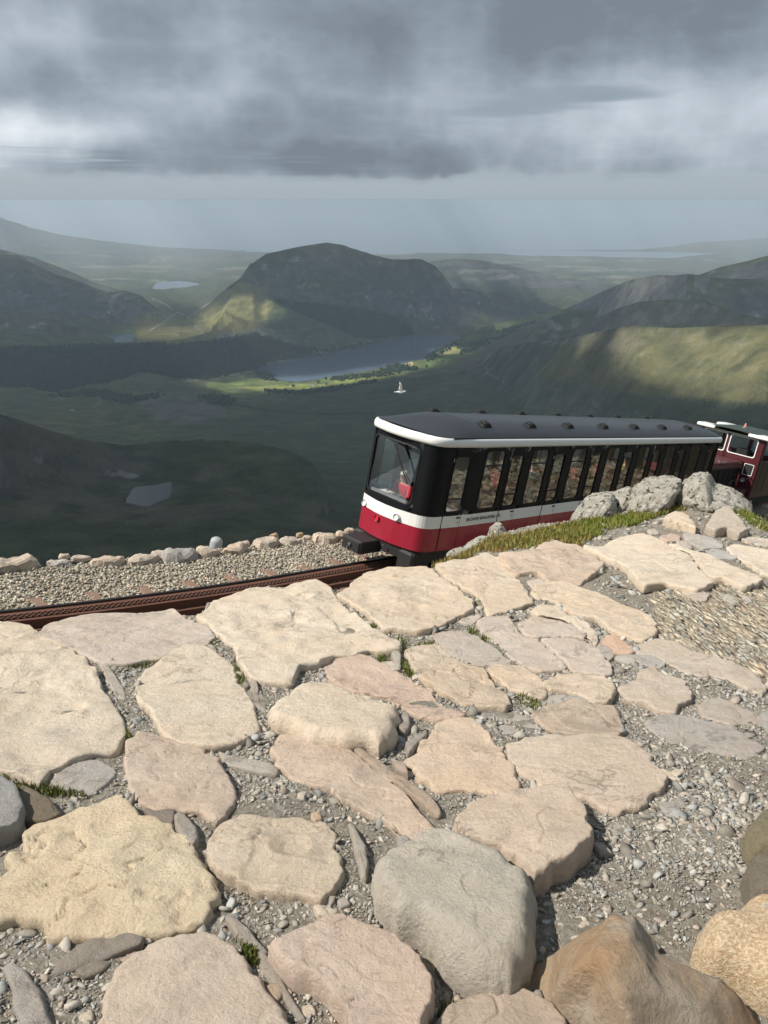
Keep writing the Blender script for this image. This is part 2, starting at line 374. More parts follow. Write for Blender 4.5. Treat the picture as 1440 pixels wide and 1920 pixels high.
for azd in (-34, -22, -10, 0, 10, 22, 34):
    for r_, z_ in ((20, -16), (45, -34), (120, -85), (300, -190), (520, -305), (820, -430)): base_pts.append((R(azd), r_, z_ * (1.0 if azd < 12 else 1.02)))
for azd in (-150, -100, -65, 65, 100, 150, 180):
    for r_, z_ in ((20, -8), (100, -55), (500, -260), (1500, -480), (5000, -800), (15000, -1000)): base_pts.append((R(azd), r_, z_))
for azd in (-30, -20, -10, 0, 10, 20, 30):
    base_pts += [(R(azd), 16300, -1082), (R(azd), 19000, -1092), (R(azd), 45000, -1100)]
btps = TPS([(3 * a, math.log(r)) for a, r, z in base_pts], [z for a, r, z in base_pts], 0.002)
def layer(crest, foot, foot_z, back=0.5, p=1.6, amp=45, edge=900.0):
    Q = [(math.atan2(*PD(x, y, d * 1000)[:2]), d * 1000, PD(x, y, d * 1000)[2]) for x, y, d in crest]; Q.sort()
    a, d, z = map(np.array, zip(*Q))
    fz = [(math.atan2(*ray(x, 600)[:2]), dk * 1000, zz) for (x, dk), zz in zip(foot, foot_z)]; fz.sort(); fa, fd, fzz = map(np.array, zip(*fz))
    return dict(a=a, d=d, z=z, fa=fa, fd=fd, fz=fzz, back=back, p=p, amp=amp, edge=edge)
LAY = [
 layer([(-150,470,7.4),(0,478,7.2),(33,478,7.1),(60,493,7.0),(100,512,6.9),(150,528,6.7),(200,549,6.5),(235,545,6.4),(262,553,6.3),(290,575,6.1),(322,600,5.9)], [(-150,4.6),(0,4.9),(200,5.2),(330,5.75)], [-840,-850,-850,-846], 0.55, 1.5, 60),
 layer([(345,598,6.0),(372,588,6.0),(400,562,6.1),(425,540,6.2),(450,522,6.4),(470,497,6.6),(500,475,6.8),(560,463,7.0),(612,454,7.1),(640,458,7.1),(700,478,7.0),(735,486,6.9),(790,486,6.8),(815,498,6.75),(835,520,6.7),(850,541,6.8),(890,544,7.0),(930,549,7.2),(980,560,7.3),(1030,572,7.3),(1065,585,7.2)],
       [(345,5.85),(420,5.2),(500,4.95),(600,5.1),(700,5.45),(800,5.75),(900,6.2),(1060,6.9)], [-845,-880,-930,-938,-938,-938,-938,-945], 0.5, 1.25, 70),
 layer([(470,496,6.62),(455,520,6.35),(440,545,6.1),(425,575,5.8),(410,600,5.5)], [(400,4.95),(470,4.95)], [-890,-900], 0.6, 1.0, 20, 250),
 layer([(500,560,5.95),(560,590,5.65),(620,618,5.4),(680,640,5.2)], [(500,4.9),(560,4.95),(680,5.1)], [-925,-935,-940], 0.25, 1.2, 15, 300),
 layer([(-200,398,17.5),(0,407,18),(60,427,18.3),(120,441,18.6),(200,452,19),(300,463,19.5),(400,468,19.8),(500,474,20)], [(-200,13),(0,13.5),(300,15.5),(500,17)], [-960,-990,-1030,-1060], 0.2, 1.2, 30),
 layer([(-150,455,9),(0,467,9),(60,481,9),(110,500,9),(180,530,8.8),(262,556,8.6),(300,575,8.2)], [(-150,7.8),(0,7.9),(150,8.0),(300,7.6)], [-900,-930,-960,-960], 0.3, 1.3, 40),
 layer([(440,530,9.5),(500,500,11),(600,495,11.5),(760,500,11.5),(810,490,11),(850,484,11),(900,488,11),(960,499,11),(1010,511,11),(1070,520,11),(1130,535,10.5)], [(440,8.5),(700,9),(850,9),(1130,9)], [-980,-990,-990,-990], 0.3, 1.2, 25),
 layer([(1000,605,6.7),(1030,592,6.5),(1080,570,5.9),(1130,546,5.3),(1180,526,4.8),(1230,516,4.5),(1262,517,4.4),(1290,514,4.3),(1305,515,4.3),(1330,520,4.4),(1440,524,4.5),(1600,530,4.5)], [(1000,6.0),(1060,5.2),(1150,4.1),(1300,3.7),(1600,3.6)], [-945,-930,-800,-640,-600], 0.5, 1.2, 35),
 layer([(1180,560,5.6),(1240,538,5.6),(1310,516,5.6),(1350,501,5.6),(1400,490,5.6),(1440,479,5.6),(1600,460,5.6)], [(1180,5.1),(1440,4.9),(1600,4.9)], [-640,-540,-540], 0.4, 1.2, 12),
 layer([(1020,650,4.0),(1060,628,3.9),(1100,604,3.8),(1150,582,3.7),(1200,566,3.6),(1260,561,3.55),(1320,563,3.5),(1375,586,3.4),(1440,600,3.3),(1600,600,3.3)], [(1020,3.5),(1200,3.1),(1440,2.9),(1600,2.9)], [-890,-700,-560,-540], 0.45, 1.25, 40),
 layer([(860,684,4.5),(907,671,4.4),(945,652,4.1),(1000,643,3.7),(1060,634,3.3),(1120,624,3.0),(1170,614,2.8),(1200,612,2.75),(1260,617,2.7),(1330,613,2.6),(1440,609,2.5),(1600,606,2.4)], [(860,3.9),(1000,2.7),(1200,2.0),(1440,1.6),(1600,1.5)], [-925,-830,-690,-600,-580], 0.35, 1.15, 30),
 layer([(-200,740,1.5),(-60,760,1.55),(0,780,1.6),(60,800,1.65),(150,829,1.7),(250,848,1.75),(330,852,1.8),(400,862,1.85),(470,879,1.9),(520,882,1.9),(545,905,1.85),(600,932,1.75),(650,957,1.65)], [(-200,1.3),(0,1.42),(150,1.52),(300,1.62),(450,1.6),(650,1.4)], [-490,-510,-530,-560,-590,-590], 0.6, 1.25, 48, 150),
 layer([(1040,474,19.6),(1100,470,19.8),(1300,468,20.5),(1500,469,20.8)], [(1040,19.2),(1500,19.4)], [-1095,-1095], 0.004, 1.0, 3, 500),
]
LAKES = {
 'big': (-941.0, [(484,696),(480,688),(492,685),(530,676),(570,669),(613,662),(650,653),(677,648),(705,640),(733,633),(755,632),(780,630),(813,627),(850,628),(864,632),(858,640),(847,646),(832,654),(817,660),(802,667),(792,674),(770,678),(752,682),(733,687),(700,693),(680,697),(645,702),(613,708),(585,713),(557,716),(530,714),(510,708),(500,702)]),
 'nantlle': (-982.0, [(285,541),(290,533),(300,529),(333,527),(355,529),(377,533),(360,536),(345,539),(325,540),(305,543)]),
 'twin_left': (-846.0, [(155,642),(160,636),(178,634),(197,635),(214,638),(210,643),(200,647),(180,648),(158,648)]),
 'twin_right': (-846.0, [(204,627),(230,626),(248,626),(253,630),(248,636),(256,640),(240,642),(215,641),(205,634)]),
 'tarn': (-530.0, [(226,943),(233,936),(243,925),(250,915),(262,912),(280,910),(300,907),(315,903),(322,904),(321,915),(322,932),(315,940),(300,945),(288,951),(278,956),(262,953),(248,950),(232,947)]),
}
LK = {k: (z, np.array([PZ(x, y, z)[:2] for x, y in p])) for k, (z, p) in LAKES.items()}
def height(az, r, detail=True):
    x, y = r * np.sin(az), r * np.cos(az); z = btps(3 * az, np.log(r))
    w = np.stack([x, y, 0 * x], -1); z = np.maximum(z, -1100)
    n0 = fbm(w / 900, 6, 3) if detail else 0 * x
    z = z + n0 * np.clip(r * 0.006, 0, 22) * np.where(r > 16000, 0.1, 1)
    tex = ridged(w / 420, 6, 7, 0.6) - 0.55 if detail else 0 * x
    steep = 0 * z
    for L in LAY:
        d = np.interp(az, L['a'], L['d']); zc = np.interp(az, L['a'], L['z']); fd = np.interp(az, L['fa'], L['fd']); fz = np.interp(az, L['fa'], L['fz'])
        out = np.maximum(L['a'][0] - az, 0) + np.maximum(az - L['a'][-1], 0); zc = zc - out * d * (0.55 if L['edge'] > 500 else (0.03 if L['edge'] == 500 else 1.4))
        s = (d - r) / np.maximum(d - fd, 50)
        prof = 1 - (1 - np.clip(s, 0, 1)) ** L['p']
        zz = np.where(s < 0, zc - (r - d) * L['back'] * (1 - np.exp(-np.maximum(r - d, 0) / 250)), zc - (zc - fz) * prof)
        zz = np.where(s > 1, fz - (fd - r) * 0.5, zz)
        env = 4 * np.clip(s, 0, 1) * (1 - np.clip(s, 0, 1))
        zz = zz + tex * L['amp'] * (0.16 + 1.25 * env) * (s < 1.2)
        m = zz > z; k = 18.0
        z = np.where(np.abs(zz - z) < 60, z + np.log1p(np.exp(np.clip((zz - z) / k, -30, 30))) * k, np.maximum(z, zz)) if L['edge'] > 0 else np.maximum(z, zz)
        steep = np.where(m, env, steep)
    for k, (zl, poly) in LK.items():
        ins = inpoly(x, y, poly); c = poly.mean(0); rad = np.abs(poly - c).max() * 1.5 + 300
        near = np.hypot(x - c[0], y - c[1]) < rad * 1.6
        if not near.any(): continue
        dd = np.full(x.shape, 1e6); dd[near] = dpoly(x[near], y[near], poly)
        z = np.where(ins, zl - 1 - np.minimum(dd * 0.2, 12), z)
        if k in ('big', 'twin_left', 'twin_right', 'nantlle'):
            pa = np.arctan2(poly[:, 0], poly[:, 1]); pr = np.hypot(poly[:, 0], poly[:, 1]); cf = np.polyfit(pa, pr, 1); nearer = r < np.polyval(cf, az)
            cap = zl + 1.5 + np.where(nearer, 0.035 * dd + 0.25 * np.maximum(dd - 300, 0) + 0.9 * np.maximum(dd - 600, 0), 0.09 * dd + 0.8 * np.maximum(dd - 60, 0)); z = np.where(~ins & (dd < 1100), np.minimum(z, cap), z)
        tgt = zl + 1.2 + dd * 0.03; f = np.exp(-(dd / (60 if k == 'tarn' else 90)) ** 2)
        z = np.where(ins, z, z * (1 - f) + np.maximum(np.minimum(z, tgt + 6), tgt) * f); z = np.where(~ins & (dd < 300), np.maximum(z, zl + 0.8), z)
    return z, steep
def hit(px, py, rmin=300, rmax=30000):
    v = ray(px, py); az = math.atan2(v[0], v[1]); h = math.hypot(v[0], v[1]); rr = np.geomspace(rmin, rmax, 900)
    z, _ = height(np.full(rr.shape, az), rr, False); zr = v[2] / h * rr; k = np.argmax(z > zr)
    return PD(px, py, rr[k]) if (z > zr).any() else PZ(px, py, -1085)

az1 = np.r_[np.linspace(-180, -33, 50, endpoint=False), np.linspace(-33, 33, 860, endpoint=False), np.linspace(33, 180, 50, endpoint=False)]
az1 = np.radians(az1)
r1 = np.r_[np.geomspace(18, 800, 34, endpoint=False), np.geomspace(800, 3200, 235, endpoint=False), np.geomspace(3200, 8200, 235, endpoint=False), np.geomspace(8200, 22000, 90), [26000, 32000, 46000]]
TA, TR = np.meshgrid(az1, r1, indexing='ij')
TZ, ST = height(TA, TR); TX, TY = TR * np.sin(TA), TR * np.cos(TA)
px_, py_ = proj(np.stack([TX, TY, TZ], -1))
behind = TY < 50
wn3 = np.stack([TX, TY, TZ * 0], -1)
q1 = fbm(wn3 / 260, 5, 41); q2 = fbm(wn3 / 60, 4, 42); q3 = fbm(wn3 / 1200, 4, 43)
jx = px_ + 7 * q1 + 4 * q2; jy = py_ + 3 * q1 + 1.8 * q2
gx = np.gradient(TZ, axis=1) / np.maximum(np.gradient(TR, axis=1), 1); gy = np.gradient(TZ, axis=0) / np.maximum(np.gradient(TA, axis=0) * TR, 1)
slope = np.hypot(gx, gy)
def lerp(a, b, t): return a + (np.array(b) - a) * np.clip(t, 0, 1)[..., None]
col = np.zeros(TX.shape + (3,)); col[:] = (0.085, 0.105, 0.055)
col = lerp(col, (0.125, 0.115, 0.070), sstep(-0.15, 0.35, q3 + 0.3 * q1))
col = lerp(col, (0.065, 0.085, 0.050), sstep(0.05, 0.5, q1 - 0.2 * q3))
col = lerp(col, (0.16, 0.155, 0.15), sstep(0.62, 0.95, slope + 0.45 * q1 + 0.25 * q2) * 0.8)
col = lerp(col, (0.28, 0.27, 0.27), sstep(0.70, 1.0, slope + 0.2 * q1 + 0.9 * q2) * 0.55 * (TR < 8500))
q4 = ridged(np.stack([TX / 150, TY / 150, TZ / 90], -1), 4, 55, .6) - 0.5
col = lerp(col, (0.10, 0.10, 0.115), sstep(0.15, 0.6, ST) * sstep(-0.3, 0.2, q3 + .6 * q1) * 0.75)
col = lerp(col, (0.50, 0.48, 0.49), sstep(0.10, 0.5, ST) * sstep(0.26, 0.42, q4 * 0.8 + 0.35 * q1) * 0.75 * (TR < 8500))
col = col * (1 + 0.35 * q2 + 0.35 * fbm(wn3 / 30, 3, 47))[..., None]
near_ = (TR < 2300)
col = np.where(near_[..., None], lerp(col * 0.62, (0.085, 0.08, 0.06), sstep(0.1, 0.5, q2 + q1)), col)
def reg(poly, c, k=1.0, rmin=0, rmax=1e9, f=True):
    global col
    m = inpoly(jx, jy, poly) & (TR > rmin) & (TR < rmax) & ~behind
    col = np.where(m[..., None], col + (np.array(c) * (1 + 0.25 * q2[..., None]) - col) * k, col)
FOREST = [[(-60,660),(0,655),(117,648),(240,647),(333,645),(413,636),(480,622),(520,640),(500,672),(470,694),(407,707),(380,712),(320,708),(270,697),(235,708),(213,713),(150,722),(110,732),(90,735),(60,724),(-60,728)],
          [(513,557),(563,567),(613,571),(680,581),(733,591),(770,613),(785,627),(760,632),(733,632),(700,636),(667,634),(613,608),(563,588),(520,568)],
          [(420,640),(500,630),(560,650),(600,655),(570,667),(530,675),(490,684),(478,694),(440,690)]]
reg([(-100,560),(200,600),(420,640),(420,660),(0,670),(-100,670)], (0.10,0.115,0.055), .5, 3000)
reg([(250,600),(300,580),(360,600),(420,625),(400,640),(330,646),(260,645)], (0.19,0.175,0.075), .8, 3000)
reg([(350,598),(372,586),(402,560),(450,530),(500,540),(512,570),(505,595),(470,618),(430,628),(390,612)], (0.21,0.20,0.085), .9, 3000, 7500)
reg([(500,590),(560,590),(640,620),(700,645),(640,655),(560,665),(500,650)], (0.085,0.12,0.07), .7, 3000)
for fpoly in FOREST: reg(fpoly, (0.028,0.042,0.034), .95, 2800, 7500)
reg([(213,712),(235,706),(270,696),(320,708),(300,716)], (0.12,0.115,0.085), .8, 2800)
reg([(560,740),(700,700),(1000,640),(1440,700),(1440,830),(640,960),(540,880),(400,800)], (0.062,0.078,0.048), .7, 800, 4300)
reg([(900,690),(1160,614),(1440,608),(1440,760),(1200,740)], (0.150,0.145,0.075), .75, 1500, 3300)
reg([(1020,645),(1200,560),(1440,600),(1440,610),(1200,612)], (0.115,0.105,0.085), .6, 2500, 4200)
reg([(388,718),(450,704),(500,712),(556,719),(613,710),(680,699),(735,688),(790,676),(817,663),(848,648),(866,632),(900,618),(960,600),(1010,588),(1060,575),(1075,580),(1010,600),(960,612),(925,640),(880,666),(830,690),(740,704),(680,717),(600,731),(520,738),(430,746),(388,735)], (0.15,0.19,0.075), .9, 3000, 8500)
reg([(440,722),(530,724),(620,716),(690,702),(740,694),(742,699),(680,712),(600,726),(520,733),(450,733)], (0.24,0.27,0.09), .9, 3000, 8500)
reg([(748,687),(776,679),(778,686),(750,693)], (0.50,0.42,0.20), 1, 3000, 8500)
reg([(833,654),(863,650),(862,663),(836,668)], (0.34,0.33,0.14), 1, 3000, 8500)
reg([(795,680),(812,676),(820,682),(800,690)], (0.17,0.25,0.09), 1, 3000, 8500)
reg([(250,752),(300,735),(345,732),(400,752),(428,772),(400,792),(350,796),(300,788)], (0.135,0.125,0.13), .75, 2300, 5000)
reg([(0,700),(60,728),(200,735),(330,712),(400,720),(440,760),(300,740),(180,790),(0,770)], (0.095,0.105,0.06), .5, 2300, 5000)
for t in range(26):                       # hedged fields on the valley floor
    u0 = rnd.uniform(0, 1); cx_ = 60 + 560 * u0; cy__ = 735 + 25 * rnd.random() - 12 * u0; w_ = rnd.uniform(12, 30); h_ = rnd.uniform(3, 6)
    reg([(cx_ - w_, cy__), (cx_ - w_ * .3, cy__ - h_), (cx_ + w_, cy__ - h_ * .4), (cx_ + w_ * .4, cy__ + h_)], rnd.choice([(0.13,0.15,0.08),(0.10,0.14,0.06),(0.12,0.115,0.085),(0.06,0.08,0.05)]), .6, 2500, 5000)
for t in range(150):
    cx_ = rnd.uniform(0, 1440); cy__ = rnd.uniform(472, 530); w_ = rnd.uniform(10, 60)
    reg([(cx_ - w_, cy__), (cx_, cy__ - 2.5), (cx_ + w_, cy__), (cx_, cy__ + 2.5)], rnd.choice([(0.20,0.22,0.14),(0.22,0.22,0.18),(0.03,0.045,0.05),(0.04,0.06,0.05)]), .8, 8500)
col = np.where((TR > 8500)[..., None], col * (1 + 0.5 * q1[..., None]), col)
def line(pts, c, w=0.8, rmin=0, rmax=1e9):
    global col
    m = (np.abs(px_ - np.mean([p[0] for p in pts])) < 200) & (TR > rmin) & (TR < rmax) & ~behind
    d = np.full(px_.shape, 1e9); d[m] = dpoly(px_[m] + 1.2 * q2[m], py_[m], pts, False); col = np.where((d < w)[..., None], np.array(c), col)
line([(908,688),(915,695),(912,700),(928,706),(940,714),(948,718)], (0.26,0.24,0.2), .8, 2000, 4200)
line([(1100,748),(1112,755),(1124,762)], (0.22,0.2,0.17), .8, 1500, 4200)
line([(1025,728),(1045,730),(1060,740)], (0.18,0.17,0.14), .7, 1500, 4200)
line([(280,620),(292,612),(303,607),(322,592),(333,586),(345,590)], (0.36,0.34,0.31), .9, 4000)
line([(286,560),(310,570),(325,582)], (0.34,0.32,0.3), .9, 4000)
line([(350,597),(372,582),(392,568)], (0.33,0.31,0.3), 1.0, 4000)
line([(365,612),(378,622),(384,630)], (0.3,0.29,0.27), 1.0, 4000)
line([(345,716),(372,712),(400,706),(430,703),(470,697)], (0.3,0.29,0.27), .7, 3000)
line([(178,740),(190,747),(186,755),(176,764)], (0.25,0.24,0.22), .6, 2500)
line([(0,756),(40,762),(110,760),(160,772)], (0.05,0.06,0.045), .9, 2500, 4000)
line([(430,757),(520,772),(600,776),(700,776)], (0.035,0.045,0.035), 1.6, 2000, 4500)
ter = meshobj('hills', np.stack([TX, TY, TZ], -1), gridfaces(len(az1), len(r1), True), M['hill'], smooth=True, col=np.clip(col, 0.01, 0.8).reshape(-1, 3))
tag(ter, kind='structure')
for k, (zl, poly) in LK.items():
    p = catmull(poly, 90); w_ = meshobj('lake', np.c_[p, np.full(len(p), zl)], [tuple(range(len(p)))], M['tarn' if k == 'tarn' else 'water']); tag(w_, kind='structure')
n_ = 64; t = np.linspace(0, 2 * np.pi, n_, endpoint=False)
sea = meshobj('sea', np.r_[[[0, 0, -1088]], np.c_[46500 * np.sin(t), 46500 * np.cos(t), np.full(n_, -1088)]], [(0, i + 1, (i + 1) % n_ + 1) for i in range(n_)], M['water']); tag(sea, kind='structure')

# openings in the cloud: sunlit ground
for (x, y, r_, k) in [(395,595,170,.9),(430,585,210,1),(470,572,190,1),(450,608,170,.8),(300,625,260,.5),(360,628,220,.5),
                      (430,725,170,.9),(490,724,200,1),(560,720,200,1),(640,710,180,1),(705,698,170,1),(762,686,150,1),(845,658,150,.9),(800,678,110,.7),(920,610,250,.5),
                      (1195,628,130,.8),(1240,650,180,.95),(1260,672,120,.9),(1330,675,150,1),(1390,665,150,.9),(1440,660,160,.8),(1350,705,140,.9),(1420,715,140,.9),(1290,690,110,.8),(1100,640,90,.5),
                      (1200,530,250,.35),(1420,500,300,.4),(900,500,900,.4),(600,460,300,.15)]:
    gap(hit(x, y), r_, k * (.8 if x > 1150 else 1), 0.45)
RW = RR * (1 + 0.55 * fbm(np.stack([np.sin(AZ) * 16, np.cos(AZ) * 16, DZ / (RR + 40) * 30], -1), 4, 203, .6) + .06)
alpha = alpha * (1 - 0.66 * sstep(7700, 9800, RW) - 0.32 * sstep(9900, 13500, RW))
light = np.clip(1 - dark, -0.1, 1.6)
bump_ = (dark + 0.35 * n_a) * (4 + 0 * RR)
vb = np.stack([X, Y, DZ + 10 - np.clip(bump_, -8, 30)], -1); vt = np.stack([X, Y, DZ + 30 + 0 * X], -1)
nv = nr; F1 = gridfaces(naz, nr, True); a_l = 1 - np.sqrt(np.clip(1 - alpha, 0, 1))
cv = np.stack([light / 1.6, a_l, 0 * a_l], -1).reshape(-1, 3)
ring0 = np.stack([np.arange(naz) * nr, (np.arange(naz) + 1) % naz * nr, (np.arange(naz) + 1) % naz * nr + naz * nr, np.arange(naz) * nr + naz * nr], -1)
m, nt, b = nodes('cloud'); nt.nodes.remove(b); out = nt.nodes['Material Output']
a = nt.nodes.new('ShaderNodeVertexColor'); a.layer_name = 'Col'; sp = nt.nodes.new('ShaderNodeSeparateColor'); nt.links.new(a.outputs[0], sp.inputs[0])
g = nt.nodes.new('ShaderNodeNewGeometry')
fac = math_(nt, 'MULTIPLY', sp.outputs[0], 1.6)
cc = ramp(nt, math_(nt, 'DIVIDE', fac, 1.6), [(0.0, (0.195, 0.237, 0.280)), (0.22, (0.285, 0.338, 0.388)), (0.45, (0.425, 0.49, 0.55)), (0.63, (0.56, 0.62, 0.69)), (1.0, (0.86, 0.90, 0.94))])
em = nt.nodes.new('ShaderNodeEmission'); nt.links.new(cc, em.inputs[0]); em.inputs[1].default_value = 0.86
tr = nt.nodes.new('ShaderNodeBsdfTransparent'); ms = nt.nodes.new('ShaderNodeMixShader')
nt.links.new(sp.outputs[1], ms.inputs[0]); nt.links.new(tr.outputs[0], ms.inputs[1]); nt.links.new(em.outputs[0], ms.inputs[2]); nt.links.new(ms.outputs[0], out.inputs[0])
try: m.cycles.emission_sampling = 'NONE'
except Exception: pass
cl = meshobj('sky_cloud', np.r_[vb.reshape(-1, 3), vt.reshape(-1, 3)], np.r_[F1, F1[:, ::-1] + naz * nr, ring0], m, smooth=True, col=np.r_[cv, cv])
tag(cl, kind='structure')

# ------------------------------------------------------------------ train frame (x = along the coach away from its cab, y = towards the valley, z = up)
TO = np.array([0.674, 14.829, -6.993]); yw, pt_, rl = 0.777, -0.205, 0.044
ta = np.array([math.sin(yw) * math.cos(pt_), math.cos(yw) * math.cos(pt_), math.sin(pt_)]); s0_ = np.array([-math.cos(yw), math.sin(yw), 0])
u0_ = np.cross(ta, s0_); ts = s0_ * math.cos(rl) + u0_ * math.sin(rl); tu = u0_ * math.cos(rl) - s0_ * math.sin(rl)
TM = Matrix(((ta[0], ts[0], tu[0], TO[0]), (ta[1], ts[1], tu[1], TO[1]), (ta[2], ts[2], tu[2], TO[2]), (0, 0, 0, 1)))
def tw(u, v, w): return TO + np.multiply.outer(u, ta) + np.multiply.outer(v, ts) + np.multiply.outer(w, tu)
def track_v(u): return 1.1 + 0.0117 * np.clip(-2 - u, 0, 12) ** 2
RAILTOP, BED = -0.68, -0.81
def bed_z(x, y):                       # height of the plane of the ballast under (x, y)
    n = tu; P0 = TO + tu * BED; return P0[2] - (n[0] * (x - P0[0]) + n[1] * (y - P0[1])) / n[2]
def uv_of(x, y):
    z = bed_z(x, y); Q = np.stack([x - TO[0], y - TO[1], z - TO[2]], -1); return Q @ ta, Q @ ts

# ------------------------------------------------------------------ foreground ground
gpts = [(720,1920,-1.62),(0,1920,-1.62),(1440,1920,-1.62),(720,1600,-1.75),(0,1600,-1.74),(1440,1600,-1.70),(720,1400,-1.97),(0,1400,-1.95),(1440,1400,-1.93),
        (0,1250,-2.2),(720,1250,-2.24),(1440,1280,-2.12),(0,1172,-2.4),(250,1180,-2.42),(480,1110,-2.65),(700,1080,-2.76),(900,1050,-2.86),(830,1048,-3.08),(1000,1000,-3.1),
        (1250,1010,-2.93),(1250,1100,-2.6),(1100,960,-3.2),(1250,925,-3.15),(1340,945,-3.05),(1440,1000,-2.98),(1440,1120,-2.5),(1080,1100,-2.62),(1500,1050,-2.8)]
GP = [(*PZ(x, y, z)[:2], z) for x, y, z in gpts] + [(-4, -3, -1.5), (4, -3, -1.5), (0, 0, -1.57), (-4, 0.5, -1.6), (4, 0.5, -1.6), (0, -3, -1.5), (9, 6, -2.7), (9, 2, -1.9), (-9, 3, -2.2)]
gt = TPS([(a, b) for a, b, c in GP], [c for a, b, c in GP], 0.01)
def gflat(x, y): return gt(np.clip(x, -9, 11), np.clip(y, -4, 12)) - 0.02 * np.maximum(np.abs(x) - 9, 0)
def onto(px, py, off=0.0, f=gflat):
    v = ray(px, py); px = np.asarray(px, float); z = np.full(px.shape, -2.3)
    for _ in range(40):
        t = z / v[..., 2]; z = 0.5 * z + 0.5 * (f(v[..., 0] * t, v[..., 1] * t) + off)
    t = z / v[..., 2]; return v * t[..., None]
PI_ = math.pi
epx = [(-160,1172),(0,1172),(70,1200),(200,1160),(323,1152),(370,1150),(400,1128),(480,1105),(600,1092),(640,1115),(690,1080),(800,1070),(850,1048),(925,1004),(1000,984),(1080,975),(1170,945),(1250,905),(1330,915),(1390,955),(1440,985)]
_e = np.array([onto(x, y)[:2] for x, y in epx]); _ea, _er = np.arctan2(_e[:, 0], _e[:, 1]), np.hypot(_e[:, 0], _e[:, 1])
EA = np.r_[[-PI_, R(-95), R(-55)], _ea, [R(33), R(50), R(90), PI_]]; ER = np.r_[[14, 12, 6], _er, [_er[-1] - .2, 6.2, 12, 14]]
def over_(x, y): return np.hypot(x, y) - np.interp(np.arctan2(x, y), EA, ER)
def ground_z(x, y):
    over = np.maximum(over_(x, y), 0); k_s = 1 - over / np.maximum(np.hypot(x, y), 1e-3); g = gflat(x * k_s, y * k_s)
    w = np.stack([x, y, 0 * x], -1)
    bank = g - over * 1.15 - 0.05 * (over > 0) + 0.12 * fbm(w * 1.1, 4, 61) * np.minimum(over, 1)
    u, v = uv_of(x, y); bz_ = bed_z(x, y); off = v - track_v(u)
    bed = np.where(off > 2.35, bz_ - 1.0 * (off - 2.35), bz_) + 0.02 * fbm(w * 3, 3, 62)
    bed = np.maximum(bed, -60)
    return np.where(over > 0, np.maximum(bank, bed), g) , over, off
def dens(a, b, c, d, sa, sb):
    return np.unique(np.r_[np.arange(a, b, sb), np.arange(b, c, sa), np.arange(c, d + sb, sb)])
xs = np.unique(np.r_[np.arange(-34, -12, 1.0), np.arange(-12, -4, 0.12), np.arange(-4, 6.5, 0.035), np.arange(6.5, 14, 0.12), np.arange(14, 60, 1.0)])
ys = np.unique(np.r_[np.arange(-12, 0, 1.0), np.arange(0, 0.6, 0.1), np.arange(0.6, 8.8, 0.035), np.arange(8.8, 24, 0.15), np.arange(24, 60, 1.0)])
GX, GY = np.meshgrid(xs, ys, indexing='ij'); GZ, OV, OF = ground_z(GX, GY)
w = np.stack([GX, GY, 0 * GX], -1)
GZ = GZ + np.where(OV <= 0, 0.018 * fbm(w * 3.5, 5, 63) + 0.006 * fbm(w * 18, 3, 64), 0)
ribs = np.array([onto(x, y)[:2] for x, y in [(1225,1115),(1330,1105),(1480,1110),(1500,1300),(1340,1235),(1235,1195)]])
rd = onto(1440, 1200)[:2] - onto(1260, 1130)[:2]; rang = math.atan2(rd[1], rd[0]); rc, rsn = math.cos(rang), math.sin(rang)
inr = inpoly(GX, GY, ribs); al, ac = GX * rc + GY * rsn, -GX * rsn + GY * rc
rib = ridged(np.stack([al * 1.2, ac * 9, 0 * al], -1), 4, 65, .5)
GZ = GZ + np.where(inr, 0.035 * (rib - 0.5), 0)
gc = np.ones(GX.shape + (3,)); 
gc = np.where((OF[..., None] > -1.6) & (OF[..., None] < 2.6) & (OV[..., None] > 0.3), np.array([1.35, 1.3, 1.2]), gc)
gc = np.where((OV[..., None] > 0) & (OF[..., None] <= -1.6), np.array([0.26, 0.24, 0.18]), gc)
gc = np.where(inr[..., None], (1.15 + 0.9 * (rib[..., None] - 0.5)) * np.array([1.25, 1.25, 1.2]), gc)
ground = meshobj('ground', np.stack([GX, GY, GZ], -1), gridfaces(len(xs), len(ys)), M['soil'], smooth=True, col=gc.reshape(-1, 3)); tag(ground, kind='structure')

